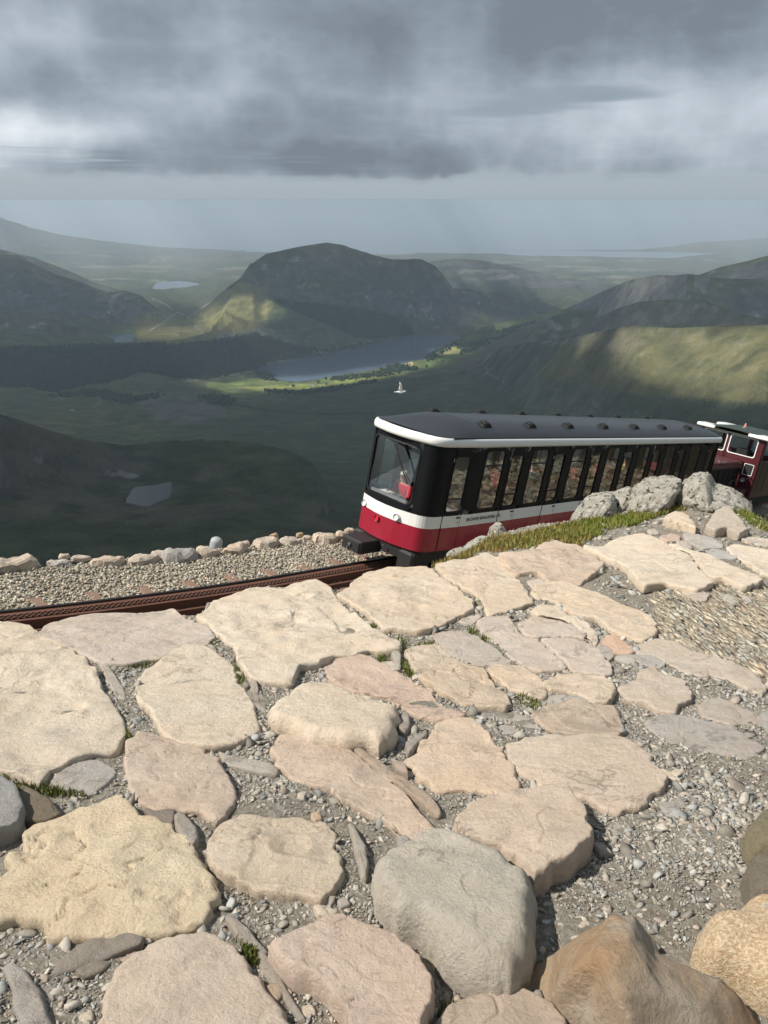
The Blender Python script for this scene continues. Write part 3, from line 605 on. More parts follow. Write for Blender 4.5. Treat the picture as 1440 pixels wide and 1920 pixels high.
# ------------------------------------------------------------------ paving stones
STONEPOLY = []
BUFF, PALE, PINK, GREY, GREEN, YEL, BLUE = (0.59,0.515,0.40), (0.62,0.56,0.45), (0.60,0.495,0.405), (0.53,0.48,0.41), (0.56,0.54,0.46), (0.74,0.65,0.47), (0.42,0.405,0.365)
def slab(name, pix, h=0.05, c=BUFF, seed=0, rough=0.006, edge=0.035, dome=0.012, parent=ground, mat=None, f=gflat, rings=30, N=130, tilt=(0, 0), sink=0.06, top=None):
    h = h * (0.55 if h < .095 and sink > 0 else .85); dome = dome * .5
    P = onto(np.array([p[0] for p in pix], float), np.array([p[1] for p in pix], float), h * 0.45, f)[:, :2]
    STONEPOLY.append(P)
    B = catmull(P, N, 0.2); cen = B.mean(0); size = np.abs(B - cen).max()
    jit = fbm(np.c_[B * 14, np.full(N, seed * 3.1)], 4, 70, .65) ; B = B + (B - cen) / np.linalg.norm(B - cen, axis=1)[:, None] * (0.005 + jit * min(0.04, size * 0.12))[:, None]
    ts_ = np.r_[[1.0, 0.996, 0.989, 0.98, 0.966, 0.948], np.linspace(0.92, 0.04, rings)]
    V = []
    for t in ts_:
        V.append(cen + (B - cen) * t)
    V = np.array(V); x, y = V[..., 0], V[..., 1]
    d = dpoly(x, y, B); d[0] = 0
    ed = min(0.005 + edge * (0.14 if edge < .08 else .5), size * 0.3) * (1 + 0.5 * fbm(np.stack([x * 4, y * 4, 0 * x + seed], -1), 2, 77)); prof = (1 - (1 - np.clip(d / ed, 0, 1)) ** 2.2) ** 0.55
    W3 = np.stack([x, y, np.full(x.shape, seed * 1.7)], -1)
    hh = h * 0.85 * (0.15 + 0.85 * prof) + dome * 0.55 * sstep(0, size * 0.6, d) + tilt[0] * (x - cen[0]) + tilt[1] * (y - cen[1])
    if top is not None: hh = hh + top(x, y, cen, size, prof)
    tt = fbm(W3 * 2.2 + 5, 3, 171, .5) * 4; terr = np.floor(tt) + sstep(.90, 1.0, tt - np.floor(tt)); 
    nz = min(.0055, rough * .8) * terr + 0.013 * fbm(W3 * 2.6, 3, 70) * min(1, size * 4) + rough * 2.2 * fbm(W3 * 7, 2, 71, .6) + rough * 0.5 * fbm(W3 * 13, 1, 73, .6)
    crk = np.abs(fbm(W3 * 3.2, 4, 74)); nz = nz - rough * 1.1 * np.exp(-(crk / 0.012) ** 2)
    z = f(x, y) + hh + nz * (0.4 + 0.6 * prof)
    sk = np.stack([cen[0] + (B[:, 0] - cen[0]) * 0.985, cen[1] + (B[:, 1] - cen[1]) * 0.985, f(B[:, 0], B[:, 1]) - sink], -1)
    allv = [sk] + [np.stack([x[i], y[i], z[i]], -1) for i in range(len(ts_))]
    nr_ = len(allv); allv = np.array(allv).reshape(-1, 3)
    c0 = allv[-N:].mean(0); Fc = []
    ii = np.arange(N); j2 = (ii + 1) % N
    for r in range(nr_ - 1): Fc.append(np.stack([r * N + ii, r * N + j2, (r + 1) * N + j2, (r + 1) * N + ii], -1))
    Fc = np.concatenate(Fc).tolist() + [((nr_-1)*N + int(i), (nr_-1)*N + int(j), nr_*N) for i, j in zip(ii, j2)]
    o = meshobj(name, np.r_[allv, [c0]], Fc, mat or M['rock'], parent, smooth=True); o.color = (*c, 1)
    return o
ps = 'paving_stone'
def hollow(px, py, r, dep):
    q = onto(px, py)[:2]
    def fn(x, y, cen, size, prof):
        d = np.hypot((x - q[0]), (y - q[1])) / r; return -dep * np.exp(-d ** 4) + dep * 0.3 * np.exp(-((d - 1.25) / 0.2) ** 2)
    return fn
def step(px1, py1, px2, py2, dep):      # a split across the top of a stone
    a_, b_ = onto(px1, py1)[:2], onto(px2, py2)[:2]; e = b_ - a_; n = np.array([-e[1], e[0]]) / np.linalg.norm(e)
    def fn(x, y, cen, size, prof):
        s_ = (x - a_[0]) * n[0] + (y - a_[1]) * n[1] + 0.012 * fbm(np.stack([x * 9, y * 9, 0 * x], -1), 3, 5)
        t_ = ((x - a_[0]) * e[0] + (y - a_[1]) * e[1]) / (e @ e); return -dep * sstep(0.0, 0.012, s_) * np.exp(-np.clip(s_, 0, 9) / 0.12) * sstep(-.25, 0.05, t_) * (1 - sstep(.95, 1.25, t_))
    return fn
SL = [
 ([(-60,1160),(0,1163),(50,1172),(78,1195),(115,1213),(160,1240),(177,1262),(195,1300),(217,1325),(240,1372),(231,1397),(205,1415),(168,1418),(150,1428),(125,1434),(95,1452),(72,1472),(30,1455),(0,1445),(-70,1450),(-90,1300)], .06, PALE, dict(rough=.008, top=hollow(133,1337,.055,.022), N=120, rings=26)),
 ([(72,1192),(83,1177),(110,1168),(167,1155),(213,1152),(257,1153),(293,1148),(323,1145),(347,1160),(373,1173),(405,1193),(393,1208),(363,1211),(320,1230),(290,1237),(247,1244),(197,1244),(173,1235),(133,1222),(87,1205)], .07, GREY, dict(rough=.006)),
 ([(353,1210),(390,1215),(437,1247),(444,1270),(465,1302),(480,1335),(488,1360),(478,1380),(443,1395),(383,1402),(343,1398),(307,1385),(293,1353),(283,1337),(263,1317),(252,1293),(263,1267),(293,1243),(327,1220)], .065, PALE, dict(rough=.003, edge=.06, dome=.02)),
 ([(237,1402),(262,1381),(300,1385),(345,1395),(385,1410),(415,1440),(437,1478),(438,1500),(425,1530),(400,1538),(370,1520),(330,1515),(290,1521),(262,1510),(245,1480),(238,1440)], .055, (0.55,0.475,0.385), dict(rough=.007, edge=.05, dome=.03)),
 ([(97,1465),(115,1445),(145,1430),(180,1427),(213,1440),(217,1455),(195,1475),(165,1492),(140,1485),(110,1480)], .035, BLUE, dict(rough=.003)),
 ([(15,1607),(43,1597),(47,1567),(83,1547),(117,1532),(173,1513),(220,1509),(253,1520),(267,1537),(310,1547),(337,1563),(357,1587),(383,1617),(400,1647),(403,1680),(397,1710),(373,1733),(317,1747),(273,1748),(233,1745),(183,1760),(133,1753),(95,1751),(83,1730),(33,1727),(-40,1740),(-60,1680),(0,1650),(23,1635)], .07, YEL, dict(rough=.014, edge=.06, dome=.02, mat='rough_rock', N=130, rings=30)),
 ([(178,1930),(200,1870),(225,1820),(255,1790),(295,1765),(330,1755),(385,1755),(420,1768),(455,1800),(480,1835),(510,1875),(550,1925),(560,2000),(170,2000)], .07, (0.61,0.535,0.44), dict(rough=.004, edge=.07, dome=.03, N=130, rings=28)),
 ([(390,1610),(395,1580),(415,1555),(450,1540),(510,1535),(560,1537),(605,1545),(625,1565),(633,1600),(637,1640),(633,1670),(612,1688),(595,1693),(560,1680),(520,1682),(480,1672),(440,1655),(410,1650),(395,1632)], .05, BUFF, dict(rough=.008, top=hollow(545,1600,.05,.012))),
 ([(505,1403),(523,1383),(570,1377),(613,1390),(660,1410),(693,1433),(727,1460),(757,1487),(773,1507),(793,1533),(825,1563),(820,1573),(780,1578),(753,1573),(743,1557),(713,1540),(667,1513),(630,1490),(580,1470),(547,1455),(518,1435)], .05, (0.58,0.49,0.39), dict(rough=.005)),
 ([(507,1337),(530,1313),(563,1293),(607,1285),(643,1290),(667,1305),(707,1316),(740,1333),(746,1370),(727,1390),(710,1400),(687,1392),(640,1393),(590,1387),(557,1377),(540,1363),(512,1353)], .12, PALE, dict(rough=.004, edge=.10, dome=.03)),
 ([(605,1257),(620,1238),(650,1230),(683,1230),(720,1250),(757,1263),(790,1283),(817,1307),(836,1327),(877,1343),(863,1349),(817,1353),(780,1343),(740,1317),(697,1303),(653,1290),(622,1278)], .06, PINK, dict(rough=.009, mat='rough_rock')),
 ([(767,1427),(787,1400),(800,1380),(817,1360),(850,1349),(887,1350),(910,1370),(930,1393),(947,1413),(965,1440),(975,1465),(973,1490),(958,1502),(940,1505),(925,1490),(895,1482),(870,1480),(835,1483),(810,1478),(785,1455)], .06, (0.62,0.52,0.40), dict(rough=.006, edge=.07, dome=.03)),
 ([(372,1160),(383,1150),(400,1130),(433,1120),(480,1103),(530,1102),(557,1092),(590,1087),(617,1097),(633,1123),(660,1150),(687,1167),(717,1190),(747,1208),(748,1221),(720,1224),(687,1220),(660,1232),(623,1238),(597,1250),(563,1255),(547,1283),(520,1281),(480,1277),(460,1262),(443,1235),(440,1213),(405,1190)], .08, PALE, dict(rough=.010, edge=.05, N=130, rings=28, top=step(600,1150,640,1190,.02))),
 ([(635,1117),(657,1097),(680,1077),(727,1067),(773,1067),(800,1068),(823,1083),(853,1103),(885,1127),(888,1143),(863,1153),(843,1163),(827,1177),(780,1187),(745,1180),(720,1180),(700,1163),(680,1143),(653,1130)], .09, BUFF, dict(rough=.007)),
 ([(815,1060),(833,1056),(850,1053),(873,1050),(910,1038),(937,1045),(950,1065),(975,1090),(1000,1130),(975,1140),(945,1147),(913,1153),(903,1127),(880,1110),(857,1097),(830,1083)], .05, BUFF, dict(rough=.006)),
 ([(935,1042),(960,1038),(990,1037),(1013,1023),(1043,1017),(1077,1022),(1100,1032),(1131,1058),(1120,1072),(1083,1098),(1053,1088),(1027,1092),(1010,1077),(993,1076),(970,1077),(948,1060)], .09, (0.52,0.44,0.35), dict(rough=.009)),
 ([(1093,1025),(1127,1028),(1160,1013),(1197,1006),(1233,1015),(1260,1030),(1293,1047),(1307,1070),(1336,1097),(1322,1107),(1307,1112),(1277,1106),(1247,1099),(1207,1105),(1193,1093),(1173,1070),(1157,1057),(1133,1048)], .10, PALE, dict(rough=.004, dome=.005, sink=.0)),
 ([(1250,1026),(1273,1028),(1297,1037),(1337,1050),(1373,1067),(1403,1078),(1428,1092),(1421,1099),(1390,1105),(1360,1090),(1333,1088),(1312,1070),(1295,1046)], .10, PALE, dict(rough=.004, dome=.004, sink=.0)),
 ([(1362,1025),(1390,1023),(1450,1035),(1500,1045),(1500,1092),(1450,1082),(1427,1077),(1400,1057),(1370,1038)], .06, PALE, dict(rough=.005)),
 ([(998,1110),(1010,1097),(1040,1092),(1070,1093),(1093,1108),(1133,1117),(1167,1135),(1200,1148),(1227,1163),(1233,1183),(1220,1197),(1203,1203),(1173,1193),(1140,1182),(1117,1160),(1087,1155),(1057,1147),(1050,1132),(1027,1124),(1003,1120)], .08, BUFF, dict(rough=.006, edge=.05)),
 ([(998,1148),(1017,1140),(1043,1143),(1077,1160),(1107,1173),(1123,1190),(1118,1207),(1110,1208),(1097,1190),(1077,1173),(1037,1160),(1010,1157)], .06, PALE, dict(rough=.005)),
 ([(893,1167),(917,1155),(950,1155),(967,1173),(980,1193),(1003,1197),(1027,1217),(1053,1237),(1060,1252),(1040,1257),(1010,1260),(980,1247),(958,1232),(935,1212),(912,1190)], .05, GREY, dict(rough=.005)),
 ([(972,1168),(1000,1157),(1033,1160),(1073,1173),(1096,1189),(1097,1200),(1077,1197),(1050,1194),(1017,1197),(1000,1195),(985,1190)], .05, GREY, dict(rough=.004)),
 ([(1015,1203),(1050,1197),(1087,1203),(1110,1211),(1130,1233),(1150,1257),(1152,1266),(1133,1268),(1093,1262),(1073,1257),(1057,1240),(1033,1220)], .05, GREY, dict(rough=.004)),
 ([(807,1193),(830,1183),(870,1182),(897,1197),(930,1220),(957,1240),(953,1247),(923,1247),(900,1252),(863,1238),(830,1215)], .03, (0.46,0.42,0.36), dict(rough=.003, dome=.003)),
 ([(757,1220),(780,1213),(817,1213),(837,1225),(863,1243),(900,1257),(917,1277),(947,1300),(958,1320),(947,1333),(920,1327),(883,1323),(840,1310),(810,1287),(780,1263),(765,1240)], .055, BUFF, dict(rough=.010, mat='rough_rock')),
 ([(917,1260),(927,1248),(967,1249),(987,1253),(1003,1267),(1022,1283),(1026,1306),(1010,1310),(987,1303),(960,1293),(938,1280)], .05, BUFF, dict(rough=.005)),
 ([(1020,1280),(1050,1267),(1093,1265),(1133,1272),(1148,1283),(1150,1311),(1140,1321),(1113,1321),(1090,1310),(1060,1300),(1030,1297)], .05, BUFF, dict(rough=.007)),
 ([(998,1340),(1020,1326),(1070,1319),(1113,1324),(1153,1326),(1163,1350),(1171,1372),(1160,1384),(1110,1378),(1070,1376),(1040,1372),(1012,1355)], .045, (0.49,0.42,0.335), dict(rough=.008)),
 ([(945,1396),(985,1386),(1040,1381),(1100,1379),(1160,1384),(1200,1400),(1228,1430),(1243,1460),(1235,1485),(1210,1507),(1165,1523),(1130,1517),(1100,1502),(1060,1490),(1020,1486),(998,1470),(972,1440)], .055, (0.60,0.52,0.42), dict(rough=.003, edge=.07, dome=.025)),
 ([(1127,1207),(1137,1193),(1160,1193),(1177,1208),(1190,1221),(1178,1228),(1147,1227),(1133,1220)], .05, (0.60,0.44,0.32), dict(rough=.005, edge=.05, dome=.03)),
 ([(1193,1227),(1200,1210),(1227,1200),(1260,1203),(1297,1220),(1343,1233),(1393,1250),(1423,1270),(1438,1293),(1427,1305),(1393,1290),(1360,1273),(1310,1270),(1277,1260),(1247,1240),(1220,1228)], .045, (0.52,0.465,0.385), dict(rough=.003, edge=.05)),
 ([(1163,1288),(1190,1273),(1203,1255),(1227,1253),(1253,1267),(1280,1280),(1297,1300),(1293,1308),(1273,1320),(1267,1337),(1237,1333),(1207,1318),(1173,1307)], .065, (0.53,0.465,0.38), dict(rough=.004, edge=.05, dome=.02)),
 ([(1311,1330),(1323,1313),(1353,1312),(1387,1327),(1427,1347),(1423,1357),(1377,1362),(1343,1353),(1317,1343)], .03, (0.45,0.41,0.35), dict(rough=.003)),
 ([(1217,1363),(1229,1344),(1277,1342),(1343,1357),(1393,1373),(1433,1403),(1417,1418),(1393,1422),(1343,1410),(1293,1400),(1243,1387)], .025, (0.43,0.41,0.37), dict(rough=.003)),
 ([(845,1553),(870,1530),(920,1505),(965,1493),(1010,1487),(1045,1488),(1070,1500),(1090,1530),(1108,1573),(1105,1590),(1080,1610),(1050,1630),(1020,1653),(1000,1662),(985,1645),(965,1620),(930,1600),(890,1590),(860,1575)], .13, (0.60,0.52,0.42), dict(rough=.006, edge=.06, dome=.02)),
 ([(707,1660),(713,1630),(740,1605),(775,1578),(800,1572),(850,1570),(870,1585),(915,1592),(950,1607),(980,1640),(1000,1690),(1008,1740),(1003,1790),(982,1825),(955,1845),(915,1840),(870,1825),(850,1815),(825,1790),(800,1760),(760,1735),(735,1715),(710,1690)], .17, GREEN, dict(rough=.011, edge=.09, dome=.02, mat='rough_rock', N=140, rings=30)),
 ([(507,1783),(530,1762),(570,1748),(603,1733),(643,1725),(680,1733),(730,1760),(773,1790),(800,1820),(817,1847),(817,1893),(800,1907),(790,1935),(775,2000),(640,2000),(650,1920),(640,1880),(590,1845),(557,1837),(520,1803)], .11, (0.60,0.505,0.415), dict(rough=.005, edge=.06, dome=.02, N=120)),
 ([(820,1915),(870,1880),(920,1855),(960,1846),(1000,1865),(1040,1895),(1060,1935),(1075,2000),(800,2000)], .08, (0.50,0.43,0.35), dict(rough=.006)),
 ([(1384,1330),(1400,1300)] , 0, None, None),
]
for i in range(16):                     # the same paving goes on just outside the frame
    bx0 = (-140 - 290 * (i // 4) if i < 8 else 1560 + 290 * ((i - 8) // 4)); by0 = 1260 + 190 * (i % 4); hw_, hh_ = rnd.uniform(95, 130), rnd.uniform(60, 80)
    SL.append(([(bx0 + hw_ * math.cos(t) * rnd.uniform(.8, 1.1), by0 + hh_ * math.sin(t) * rnd.uniform(.8, 1.1)) for t in np.linspace(0, 5.6, 9)], .05, rnd.choice([BUFF, PALE, PINK, GREY]), dict(rough=.005)))
k_ = 0
for pix, h, c, kw in SL:
    if c is None: continue
    k_ += 1; kw = dict(kw); mt = kw.pop('mat', None)
    o = slab(ps, pix, h, c, seed=k_, mat=M[mt] if mt else None, **kw)
    if c == GREEN: o['label'] = 'large greenish grey rounded boulder with a dark rough side'
    if c == YEL: o['label'] = 'broad pale yellow rough-topped stone'
    if c[0] == 0.60 and c[1] == 0.44: o['label'] = 'small orange pink stone'
    if k_ == 1: o['label'] = 'broad flat stone with a round hollow in its top'
# smaller stones and slate shards set among the slabs
SH = [([(3,1812),(25,1803),(50,1825),(75,1870),(100,1925),(80,1960),(45,1935),(25,1860)], .05, BLUE), ([(95,1825),(120,1790),(180,1760),(230,1750),(268,1758),(262,1772),(200,1795),(150,1815)], .03, (0.30,0.28,0.24)),
 ([(145,1825),(180,1805),(205,1808),(190,1822),(160,1835)], .02, (0.30,0.28,0.24)), ([(653,1545),(663,1552),(685,1590),(691,1620),(686,1647),(676,1645),(667,1600)], .06, (0.42,0.39,0.33)),
 ([(655,1400),(682,1406),(740,1452),(800,1492),(832,1532),(822,1537),(780,1502),(720,1455),(670,1414)], .045, (0.40,0.34,0.27)), ([(735,1425),(760,1440),(765,1455),(745,1445)], .05, (0.40,0.34,0.28)),
 ([(480,1768),(502,1790),(532,1840),(572,1905),(560,1908),(520,1857),(488,1812)], .05, (0.38,0.35,0.30)), ([(423,1722),(440,1718),(475,1755),(502,1782),(490,1787),(450,1760)], .045, (0.38,0.35,0.30)),
 ([(1153,1235),(1170,1228),(1230,1237),(1246,1247),(1235,1255),(1180,1245)], .03, (0.43,0.41,0.37)), ([(1013,1314),(1037,1307),(1087,1311),(1107,1319),(1060,1322),(1022,1322)], .02, BLUE),
 ([(867,1327),(900,1323),(960,1335),(1018,1352),(1022,1368),(990,1362),(940,1350),(890,1340)], .025, BLUE), ([(930,1358),(958,1356),(965,1372),(945,1378)], .02, BLUE),
 ([(328,1530),(345,1525),(365,1555),(372,1575),(362,1587),(345,1570),(330,1555)], .06, (0.36,0.34,0.30)), ([(270,1517),(300,1512),(328,1520),(322,1540),(300,1545)], .05, (0.26,0.24,0.21)),
 ([(590,1705),(605,1702),(632,1710),(622,1722),(600,1720)], .025, PALE), ([(185,1243),(200,1243),(232,1290),(236,1310),(220,1308),(200,1278)], .03, (0.42,0.39,0.34)),
 ([(40,1475),(75,1490),(108,1520),(118,1532),(90,1545),(50,1545),(30,1520)], .05, (0.20,0.175,0.13)), ([(-40,1462),(0,1463),(30,1487),(42,1510),(38,1547),(0,1567),(-50,1575)], .10, (0.34,0.35,0.34)),
 ([(746,1370),(752,1340),(765,1345),(770,1362),(760,1375)], .06, (0.36,0.33,0.29)), ([(710,1245),(735,1243),(752,1258),(735,1262)], .04, GREY), ([(735,1210),(748,1213),(752,1250),(740,1245)], .06, (0.40,0.37,0.31)),
 ([(762,1395),(785,1380),(800,1365),(800,1380),(775,1410),(765,1415)], .04, (0.36,0.34,0.31)), ([(410,1408),(440,1418),(500,1435),(522,1445),(515,1455),(470,1448),(425,1430)], .03, (0.42,0.40,0.35)),
 ([(455,1300),(480,1292),(500,1310),(498,1335),(480,1325)], .05, (0.34,0.32,0.28)), ([(470,1270),(482,1275),(486,1312),(474,1300)], .05, (0.38,0.35,0.30)), ([(1375,1000),(1395,1003),(1440,1012),(1480,1020),(1440,1025),(1400,1018)], .04, GREY),
 ([(1243,976),(1265,965),(1285,967),(1301,985),(1303,997),(1280,988),(1255,982)], .12, BUFF), ([(1324,990),(1340,965),(1365,955),(1385,975),(1400,998),(1385,1006),(1362,995),(1340,1000)], .13, (0.46,0.42,0.35)),
 ([(1280,1003),(1300,999),(1340,1013),(1357,1027),(1320,1030),(1290,1018)], .06, (0.42,0.41,0.38)), ([(1238,1008),(1256,1000),(1275,1003),(1275,1014),(1250,1016)], .05, (0.52,0.43,0.35)),
 ([(1323,1031),(1345,1028),(1375,1040),(1380,1049),(1342,1046)], .04, (0.42,0.42,0.39)), ([(1268,1018),(1290,1020),(1297,1032),(1275,1030)], .05, (0.46,0.43,0.38)), ([(1214,995),(1228,993),(1236,1002),(1220,1003)], .04, (0.46,0.43,0.38)),
 ([(1113,1240),(1125,1200),(1132,1206),(1150,1232),(1140,1238)], .03, (0.42,0.39,0.34)), ([(1420,1350),(1436,1330),(1470,1325),(1480,1380),(1445,1375)], .05, (0.40,0.40,0.38)), ([(990,1090),(1010,1084),(1020,1092),(1000,1105)], .04, GREY),
 ([(1280,1113),(1300,1110),(1330,1118),(1322,1130),(1300,1128)], .06, (0.48,0.44,0.37)), ([(1355,1118),(1372,1116),(1380,1130),(1362,1134)], .05, (0.46,0.43,0.37)), ([(1390,1125),(1402,1120),(1410,1130),(1398,1137)], .05, (0.46,0.43,0.37)),
 ([(1260,1400 + 100),(1275,1497),(1285,1510),(1262,1512)], .02, BLUE), ([(1143,1548),(1165,1545),(1175,1560),(1160,1568)], .02, BLUE), ([(1238,1500),(1255,1503),(1270,1522),(1250,1524),(1240,1512)], .02, (0.42,0.41,0.38)),
 ([(1265,1440),(1280,1445),(1270,1455),(1260,1450)], .015, PALE), ([(1240,1443),(1262,1448),(1268,1460),(1250,1455)], .02, PALE), ([(1072,1720),(1090,1716),(1100,1735),(1085,1748),(1074,1740)], .03, PALE), ([(1110,1584),(1130,1586),(1145,1600),(1125,1602)], .03, BLUE),
 ([(635,1690),(645,1685),(655,1698),(640,1702)], .03, BLUE), ([(745,1575),(762,1574),(768,1588),(752,1596)], .035, (0.36,0.35,0.32)), ([(585,1528),(598,1524),(602,1536),(590,1540)], .02, (0.55,0.42,0.3)), ([(565,1490),(573,1492),(570,1500),(560,1497)], .02, PALE),
 ([(502,1850),(520,1845),(530,1860),(520,1875),(504,1868)], .04, (0.42,0.35,0.26)), ([(570,1888),(585,1887),(590,1900),(574,1902)], .02, PALE), ([(150,1925 - 20),(170,1895),(172,1912),(158,1918)], .03, PALE), ([(225,1795),(250,1783),(258,1795),(240,1806)], .03, (0.48,0.39,0.32)),
 ([(1030,1887),(1055,1885),(1062,1898),(1040,1905)], .03, (0.55,0.40,0.32)), ([(860,1145 + 20),(880,1155),(905,1152),(885,1170)], .02, GREY), ([(890,1440),(893,1430),(900,1440),(896,1447)], .01, PALE)]
for i, (pix, h, c) in enumerate(SH):
    slab('stone', pix, h, c, seed=60 + i, rough=.006, edge=.025, dome=.004, rings=7, N=44)

# big loose boulders
def facets(name, pts, bidx, label, c, cat='boulder', mat='rough_rock', sub=4, amp=.008):
    P = [onto(x, y, h) for x, y, h in pts]; xy = [Vector((p[0], p[1])) for p in P]
    r_ = geometry.delaunay_2d_cdt(xy, [(bidx[i], bidx[(i + 1) % len(bidx)]) for i in range(len(bidx))], [], 1, 1e-6)
    bm = bmesh.new(); z = [p[2] for p in P]; vs = []
    for k, v in enumerate(r_[0]):
        j = min(range(len(P)), key=lambda q: (P[q][0] - v.x) ** 2 + (P[q][1] - v.y) ** 2); vs.append(bm.verts.new((v.x, v.y, z[j])))
    for f in r_[2]: bm.faces.new([vs[i] for i in f])
    be = [e for e in bm.edges if e.is_boundary]; ex = bmesh.ops.extrude_edge_only(bm, edges=be)
    for v in [g for g in ex['geom'] if isinstance(g, bmesh.types.BMVert)]: v.co.z = float(gflat(v.co.x, v.co.y)) - 0.08
    bmesh.ops.recalc_face_normals(bm, faces=bm.faces)
    bmesh.ops.subdivide_edges(bm, edges=bm.edges, cuts=sub, use_grid_fill=True, smooth=0.0)
    bmesh.ops.subdivide_edges(bm, edges=bm.edges, cuts=1, use_grid_fill=True)
    bmesh.ops.smooth_vert(bm, verts=bm.verts, factor=0.5, use_axis_x=True, use_axis_y=True, use_axis_z=True)
    co = np.array([v.co for v in bm.verts]); d = amp * (fbm(co * 8, 4, 81) * 1.2 + 0.5 * ridged(co * 25, 4, 82) - .25)
    for v, k in zip(bm.verts, d): v.co += v.normal * float(k)
    me = bpy.data.meshes.new(name); bm.to_mesh(me); bm.free(); me.materials.append(M[mat])
    me.polygons.foreach_set('use_smooth', np.ones(len(me.polygons), bool))
    o = link(bpy.data.objects.new(name, me)); o.color = (*c, 1); tag(o, label, cat)
    STONEPOLY.append(np.array([P[i][:2] for i in bidx])); return o
m, nt, b = nodes('brown_boulder_stone'); g = nt.nodes.new('ShaderNodeNewGeometry'); v = g.outputs['Position']
n1 = noise(nt, 2.2, 8, 0.6, v); n2 = noise(nt, 40, 8, 0.75, v)
c = mix(nt, ramp(nt, n1, [(0.40, 0.0), (0.60, 1.0)]), (0.33, 0.21, 0.115), (0.37, 0.31, 0.24))
c = mix(nt, ramp(nt, noise(nt, 7, 6, 0.6, v), [(0.55, 0.0), (0.68, 0.8)]), c, (0.38, 0.33, 0.27))
c = mix(nt, ramp(nt, n2, [(0.52, 0.0), (0.70, 0.6)]), c, (0.20, 0.15, 0.10)); c = mix(nt, ramp(nt, noise(nt, 30, 6, 0.7, v), [(0.62, 0.0), (0.70, 0.5)]), c, (0.45, 0.38, 0.28))
nt.links.new(c, b.inputs['Base Color']); b.inputs['Roughness'].default_value = 0.8; b.inputs['Specular IOR Level'].default_value = 0.3
bump(nt, b, math_(nt, 'ADD', noise(nt, 20, 12, 0.7, v), math_(nt, 'MULTIPLY', n2, 0.4)), 0.015); M['brown'] = m
bp = [(982,1848,0),(1000,1815,.02),(1040,1785,.05),(1090,1750,.12),(1130,1722,.17),(1150,1708,.20),(1190,1712,.19),(1215,1745,.15),(1240,1790,.12),(1290,1810,.11),(1350,1835,.10),(1388,1866,.07),(1412,1900,.03),(1440,1950,0),(1440,2020,0),(1180,2020,.06),(1085,1945,0),(1020,1890,0),
      (1118,1768,.20),(1128,1790,.215),(1146,1830,.22),(1162,1866,.21),(1185,1925,.17),(1250,1870,.17),(1320,1885,.14),(1230,1812,.17),(1182,1765,.22),(1180,1990,.14),(1060,1830,.12),(1310,1960,.10)]
facets('boulder', bp, list(range(18)), 'big ridged brown boulder rising at the bottom edge of the path', (1, 1, 1), mat='brown')
# granite
m, nt, b = nodes('orange_granite'); g = nt.nodes.new('ShaderNodeNewGeometry'); v = g.outputs['Position']
n1 = noise(nt, 130, 4, 0.8, v); n2 = noise(nt, 9, 6, 0.6, v)
c = mix(nt, ramp(nt, n1, [(0.42, 0.0), (0.6, 1.0)]), (0.50, 0.33, 0.18), (0.78, 0.64, 0.46)); c = mix(nt, ramp(nt, n2, [(0.60, 0.0), (0.68, 0.8)]), c, (0.25, 0.27, 0.27))
nt.links.new(c, b.inputs['Base Color']); b.inputs['Roughness'].default_value = 0.8; bump(nt, b, n1, 0.012); M['granite'] = m
def blob(name, pix, h, c, seed, label, mat, cat='boulder', rough=.01, lift=0.0):
    o = slab(name, pix, h, c, seed=seed, rough=rough, edge=h * 0.9, dome=h * 0.2, rings=24, N=110, parent=None, mat=M[mat], sink=0.08); tag(o, label, cat); return o
blob('boulder', [(1302,1768),(1320,1735),(1375,1720),(1388,1703),(1412,1697),(1500,1700),(1540,1800),(1500,1885),(1440,1862),(1390,1835),(1340,1812),(1310,1788)], .16, (1,1,1), 201, 'bright orange speckled granite boulder at the right edge of the path', 'granite', rough=.006)
blob('boulder', [(1397,1565),(1415,1540),(1450,1520),(1520,1520),(1520,1600),(1440,1612),(1412,1600)], .15, (0.26,0.24,0.16), 202, 'mossy olive boulder at the right edge above the darker one', 'rough_rock')
blob('boulder', [(1393,1640),(1405,1620),(1440,1610),(1520,1605),(1520,1700),(1440,1695),(1408,1685)], .14, (0.22,0.20,0.155), 203, 'dark brown mottled boulder just above the orange granite one', 'rough_rock')
